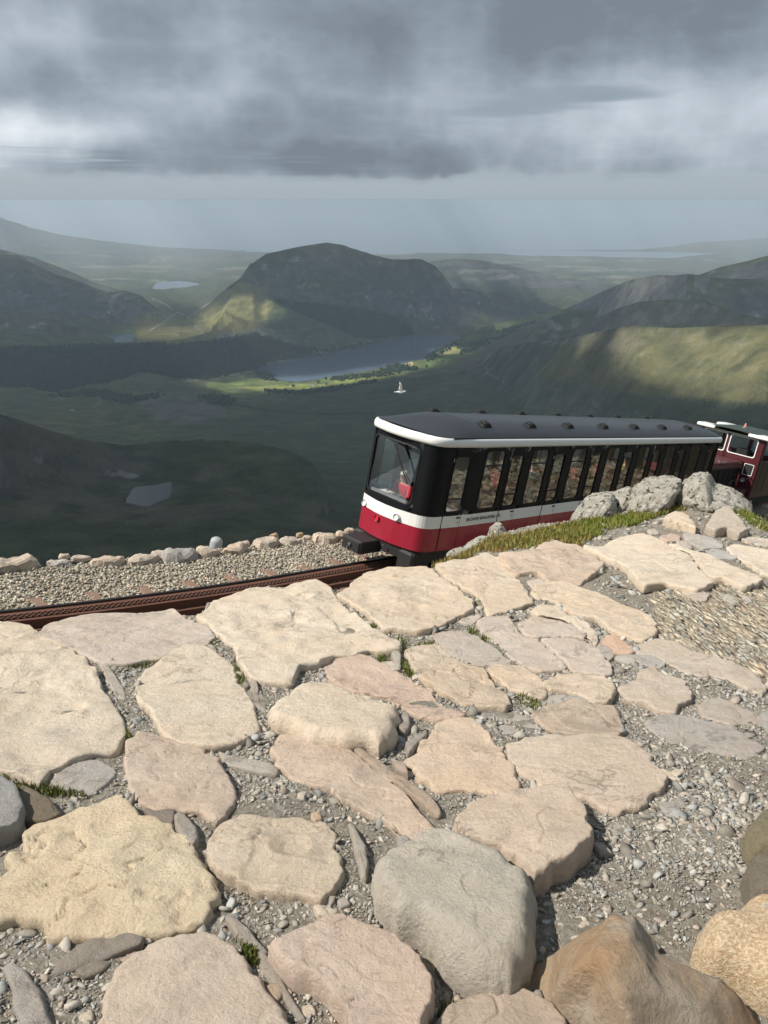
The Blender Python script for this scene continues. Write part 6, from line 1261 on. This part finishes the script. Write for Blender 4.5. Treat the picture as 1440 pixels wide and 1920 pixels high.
for bay, sd, c, nm, hr_, wh in PX:
    uc = 2.16 + 1.89 * bay + (-.60 if sd == 0 else .60)
    if uc < 1.7: uc = 1.8
    person('passenger in a %s, %s' % (nm, wh), uc + (.02 if sd == 0 else -.02), .48, 0 if sd == 0 else PI, c, hair=hr_, skinm=rnd.choice([SK1, SK2]), group='passengers seated along the near side of the coach', lean=rnd.uniform(0, .12), hat=(.02, .25, .12) if (bay, sd) == (1, 1) else None)
for i, (bay, sd, c, nm) in enumerate([(0, 1, (.10, .05, .05), 'maroon'), (1, 0, (.3, .3, .28), 'stone grey'), (2, 1, (.04, .10, .18), 'dark blue'), (4, 0, (.12, .14, .05), 'olive'), (5, 1, (.25, .2, .05), 'mustard')]):
    uc = 2.16 + 1.89 * bay + (-.58 if sd == 0 else .58); person('passenger in a %s coat on the valley side of the coach' % nm, max(uc, 1.8), 1.62, 0 if sd == 0 else PI, c, group='passengers seated on the far side of the coach')
person('person in an orange high visibility vest standing in the locomotive cab', 20.75, .32, PI * .9, (.75, .13, .02), hair=(.1, .06, .03), stand=True, floor=.06)

# ------------------------------------------------------------------ gull
g0 = PD(751, 735, 47.0); gr = bpy.data.objects.new('seagull', None); C.objects.link(gr); gr.location = tuple(g0); tag(gr, 'white seagull flying with raised wings over the valley, left of the coach roof', 'bird')
GW = simple('white_feathers', (0.80, 0.80, 0.79), 0.8, var=.04); GG = simple('grey_feathers', (0.40, 0.41, 0.43), 0.8, var=.05)
q = MB(); q.tube([(-.27, 0, .0), (-.22, 0, .01), (-.12, 0, .0), (.02, 0, -.01), (.14, 0, .0), (.22, 0, .03), (.26, 0, .035)], [.012, .04, .07, .08, .06, .045, .03], 12); q.build('body', GW, gr, smooth=True)
q = MB(); ellip(q, (.27, 0, .045), (.045, .038, .04)); hd_ = q.build('head', GW, gr, smooth=True); q = MB(); q.tube([(.30, 0, .04), (.36, 0, .025)], [.014, .004], 8); q.build('beak', simple('yellow_beak', (.7, .45, .05), .5), hd_)
q = MB(); q.add([(-.24, -.02, .0), (-.24, .02, .0), (-.38, .07, .0), (-.40, 0, .0), (-.38, -.07, .0), (-.24, -.02, .012), (-.24, .02, .012), (-.38, .07, .006), (-.40, 0, .006), (-.38, -.07, .006)], [(0,1,2,3,4),(9,8,7,6,5),(0,4,9,5),(4,3,8,9),(3,2,7,8),(2,1,6,7)]); q.build('tail', GW, gr)
for sd in (-1, 1):
    st = [(0, .02, .02, .10, -.12), (.10 * sd, .06, .20, .12, -.10), (.20 * sd, .07, .36, .10, -.06), (.27 * sd, .02, .50, .03, -.07), (.30 * sd, -.06, .60, -.05, -.07)]; V = []
    for (y_, xo, z_, lead, trail) in st:
        for (xx, th) in ((lead, 0), ((lead + trail) / 2, .012), (trail, 0), ((lead + trail) / 2, -.006)): V.append((xx * 1.0, y_ + th * .6, z_ + th * .3))
    q = MB(); q.add(V, [(r*4+k, r*4+(k+1) % 4, (r+1)*4+(k+1) % 4, (r+1)*4+k) for r in range(4) for k in range(4)] + [(0, 1, 2, 3), (19, 18, 17, 16)]); q.build('wing', GW, gr, smooth=True)

# ------------------------------------------------------------------ pale post behind the edging stones
v_ = ray(403, 1030); t = ((TO + tu * (BED - .25)) @ tu) / (v_ @ tu); q0 = v_ * t
q = MB(); ax = Vector((.28, 0, 1)).normalized(); c0 = Vector(q0) - ax * .35
pts = [c0 + ax * h for h in (0, .3, .55, .60, .635, .655)]; q.tube(pts, [.14, .14, .14, .128, .09, .03], 26); pst = q.build('marker_post', simple('pale_grey_plastic', (.34, .36, .37), .6, var=.15), None, smooth=True)
tag(pst, 'short pale grey round topped post leaning behind the ballast edging stones', 'post')

# ------------------------------------------------------------------ valley woods, trees and houses
def verts_in(poly, rmin, rmax):
    return np.argwhere(inpoly(jx, jy, poly) & (TR > rmin) & (TR < rmax) & ~behind)
def trees(name, idx, n, hgt, label, conifer=True, cols=(.022, .036, .026)):
    sel = idx[rng.integers(0, len(idx), n)]; x = TX[sel[:, 0], sel[:, 1]] + rng.normal(0, 12, n); y = TY[sel[:, 0], sel[:, 1]] + rng.normal(0, 12, n); z = TZ[sel[:, 0], sel[:, 1]] - 2
    h = hgt * rng.uniform(.6, 1.25, n); k = 6; t = np.linspace(0, 2 * np.pi, k, endpoint=False)
    if conifer: prof = [(0, .28), (.35, .30), (1, .01)]
    else: prof = [(0, .2), (.25, .5), (.65, .48), (.95, .2), (1, .01)]
    V = []
    for (hh, rr) in prof:
        jit = rng.uniform(.7, 1.3, (n, k)); V.append(np.stack([x[:, None] + np.cos(t) * rr * h[:, None] * jit, y[:, None] + np.sin(t) * rr * h[:, None] * jit, (z + hh * h)[:, None] + 0 * t], -1))
    V = np.stack(V, 1); m_ = len(prof); b_ = np.arange(n)[:, None] * (m_ * k); F4 = []
    for r in range(m_ - 1):
        for i in range(k): F4.append(b_ + [r*k+i, r*k+(i+1) % k, (r+1)*k+(i+1) % k, (r+1)*k+i])
    c = np.array(cols) * rng.uniform(.6, 1.5, (n, 1)); o = meshobj(name, V.reshape(-1, 3), np.concatenate(F4), M['wood'], None, col=np.repeat(c, m_ * k, 0)); tag(o, label, kind='stuff'); return o
trees('conifer_plantation', np.concatenate([verts_in(p, 2800, 7500) for p in FOREST]), 9000, 17, 'dark conifer plantation filling the valley floor and the lower mountain slopes')
BR = [[(612,712),(680,700),(735,691),(770,684),(772,690),(740,699),(690,706),(640,714)], [(735,688),(745,682),(752,690),(770,690),(790,688),(780,694),(745,697)], [(800,672),(815,660),(840,648),(862,634),(868,640),(850,652),(830,664),(808,678)], [(478,700),(500,694),(520,712),(500,716)],
      [(500,733),(560,735),(640,724),(700,712),(700,716),(640,729),(560,740),(500,738)], [(860,650),(900,640),(960,615),(1000,600),(1005,606),(960,625),(900,650),(868,664)], [(100,740),(180,730),(260,745),(300,738),(300,746),(240,756),(160,742),(100,748)], [(380,740),(420,742),(440,750),(410,760),(380,752)], [(560,665),(620,658),(680,645),(720,638),(722,641),(680,651),(620,664),(560,672)]]
trees('lakeside_woodland', np.concatenate([verts_in(p, 2600, 8000) for p in BR]), 2300, 13, 'dark broadleaf woods and hedgerows round the lake and fields', False, (.028, .045, .025))
tr0 = None
TLB = ['dark round tree beside the pale farmhouse in the sunlit strip', 'largest lone tree in the middle of the sunlit strip by the lake', 'small tree on the sunlit strip just left of the largest lone one', 'low tree in the field edge right of the pale farmhouse', 'lone tree in the left half of the sunlit strip', 'tree right of the straw coloured field beside the lake', 'tree among the hedges below the yellow field near the far end of the lake', 'tree in the green fields right of the far end of the lake', 'tree close to the shore where the sunlit strip narrows', 'tree on the dark slope edge below the pale farmhouse', 'tree beside the far right tip of the lake', 'farthest tree dotted in the fields beyond the lake']
for ti, (x, y) in enumerate([(597,719),(667,713),(640,716),(612,722),(550,727),(800,690),(830,680),(890,655),(700,704),(575,735),(870,645),(905,632)]):
    P = hit(x, y, 2500)
    if tr0 is None:
        tr0 = bpy.data.objects.new('tree', None); C.objects.link(tr0); q = MB(); q.tube([(0, 0, -2), (0, 0, 4), (.5, .2, 8)], [.7, .5, .3], 7); tk = q.build('trunk', M['rust'], tr0)
        q = MB()
        for k in range(26):
            a_, e_ = rnd.uniform(0, 6.28), rnd.uniform(-.6, 1); r_ = rnd.uniform(1.5, 5); ellip(q, (r_ * math.cos(a_), r_ * math.sin(a_), 9 + 4 * e_), (rnd.uniform(1.6, 3),) * 2 + (rnd.uniform(1.4, 2.6),), 6, 4)
        cr = q.build('crown', simple('dark_leaves', (.03, .048, .025), .9, var=.4, scale=.5), tr0); t_ = tr0
    else:
        t_ = tr0.copy(); C.objects.link(t_)
        for ch in (tk, cr): c_ = ch.copy(); C.objects.link(c_); c_.parent = t_
    t_.location = tuple(P); s_ = rnd.uniform(.8, 1.4); t_.scale = (s_, s_, s_ * .9); tag(t_, TLB[ti], 'tree', 'trees dotted over the lakeside fields')
HM = simple('whitewashed_wall', (.78, .77, .72), .8, var=.03, scale=1); HR = simple('slate_roof', (.12, .12, .14), .7, var=.1, scale=1)
HL = [(740,693,'white house beside the small straw coloured field by the lake',1.0),(588,723,'pale farmhouse in the sunlit field below the near end of the lake',1.1),(462,698,'white house at the left end of the lake',1.0),(470,701,'small white house just right of the other at the lake end',.8),(408,705,'white house on the road at the edge of the dark plantation',1.1),
      (354,715,'long white building by the road left of the fields',1.4),(835,684,'white house among trees above the dark slope right of the lake',.9),(930,608,'tiny pale house in the far valley beyond the lake',1.0),(392,733,'small pale cottage in the fields nearest the slope',.8),(136,770,'tiny pale farm building at the far left of the valley floor',.9)]
for (x, y, lb_, sc_) in HL:
    P = hit(x, y, 2500); h = bpy.data.objects.new('house', None); C.objects.link(h); h.location = tuple(P); h.rotation_euler = (0, 0, rnd.uniform(-.5, .5)); h.scale = (sc_,) * 3; tag(h, lb_, 'house', 'white houses scattered over the valley')
    q = MB(); q.box(-8, 8, -4, 4, -3, 6); wl_ = q.build('wall', HM, h); q = MB(); q.add([(-8.4, -4.5, 6), (8.4, -4.5, 6), (8.4, 4.5, 6), (-8.4, 4.5, 6), (-8.2, 0, 10), (8.2, 0, 10)], [(0, 1, 5, 4), (2, 3, 4, 5), (0, 4, 3), (1, 2, 5), (3, 2, 1, 0)]); rf_ = q.build('roof', HR, h)
    q = MB(); q.box(5.5, 7, -.7, .7, 8, 11.5); q.build('chimney', HM, rf_)
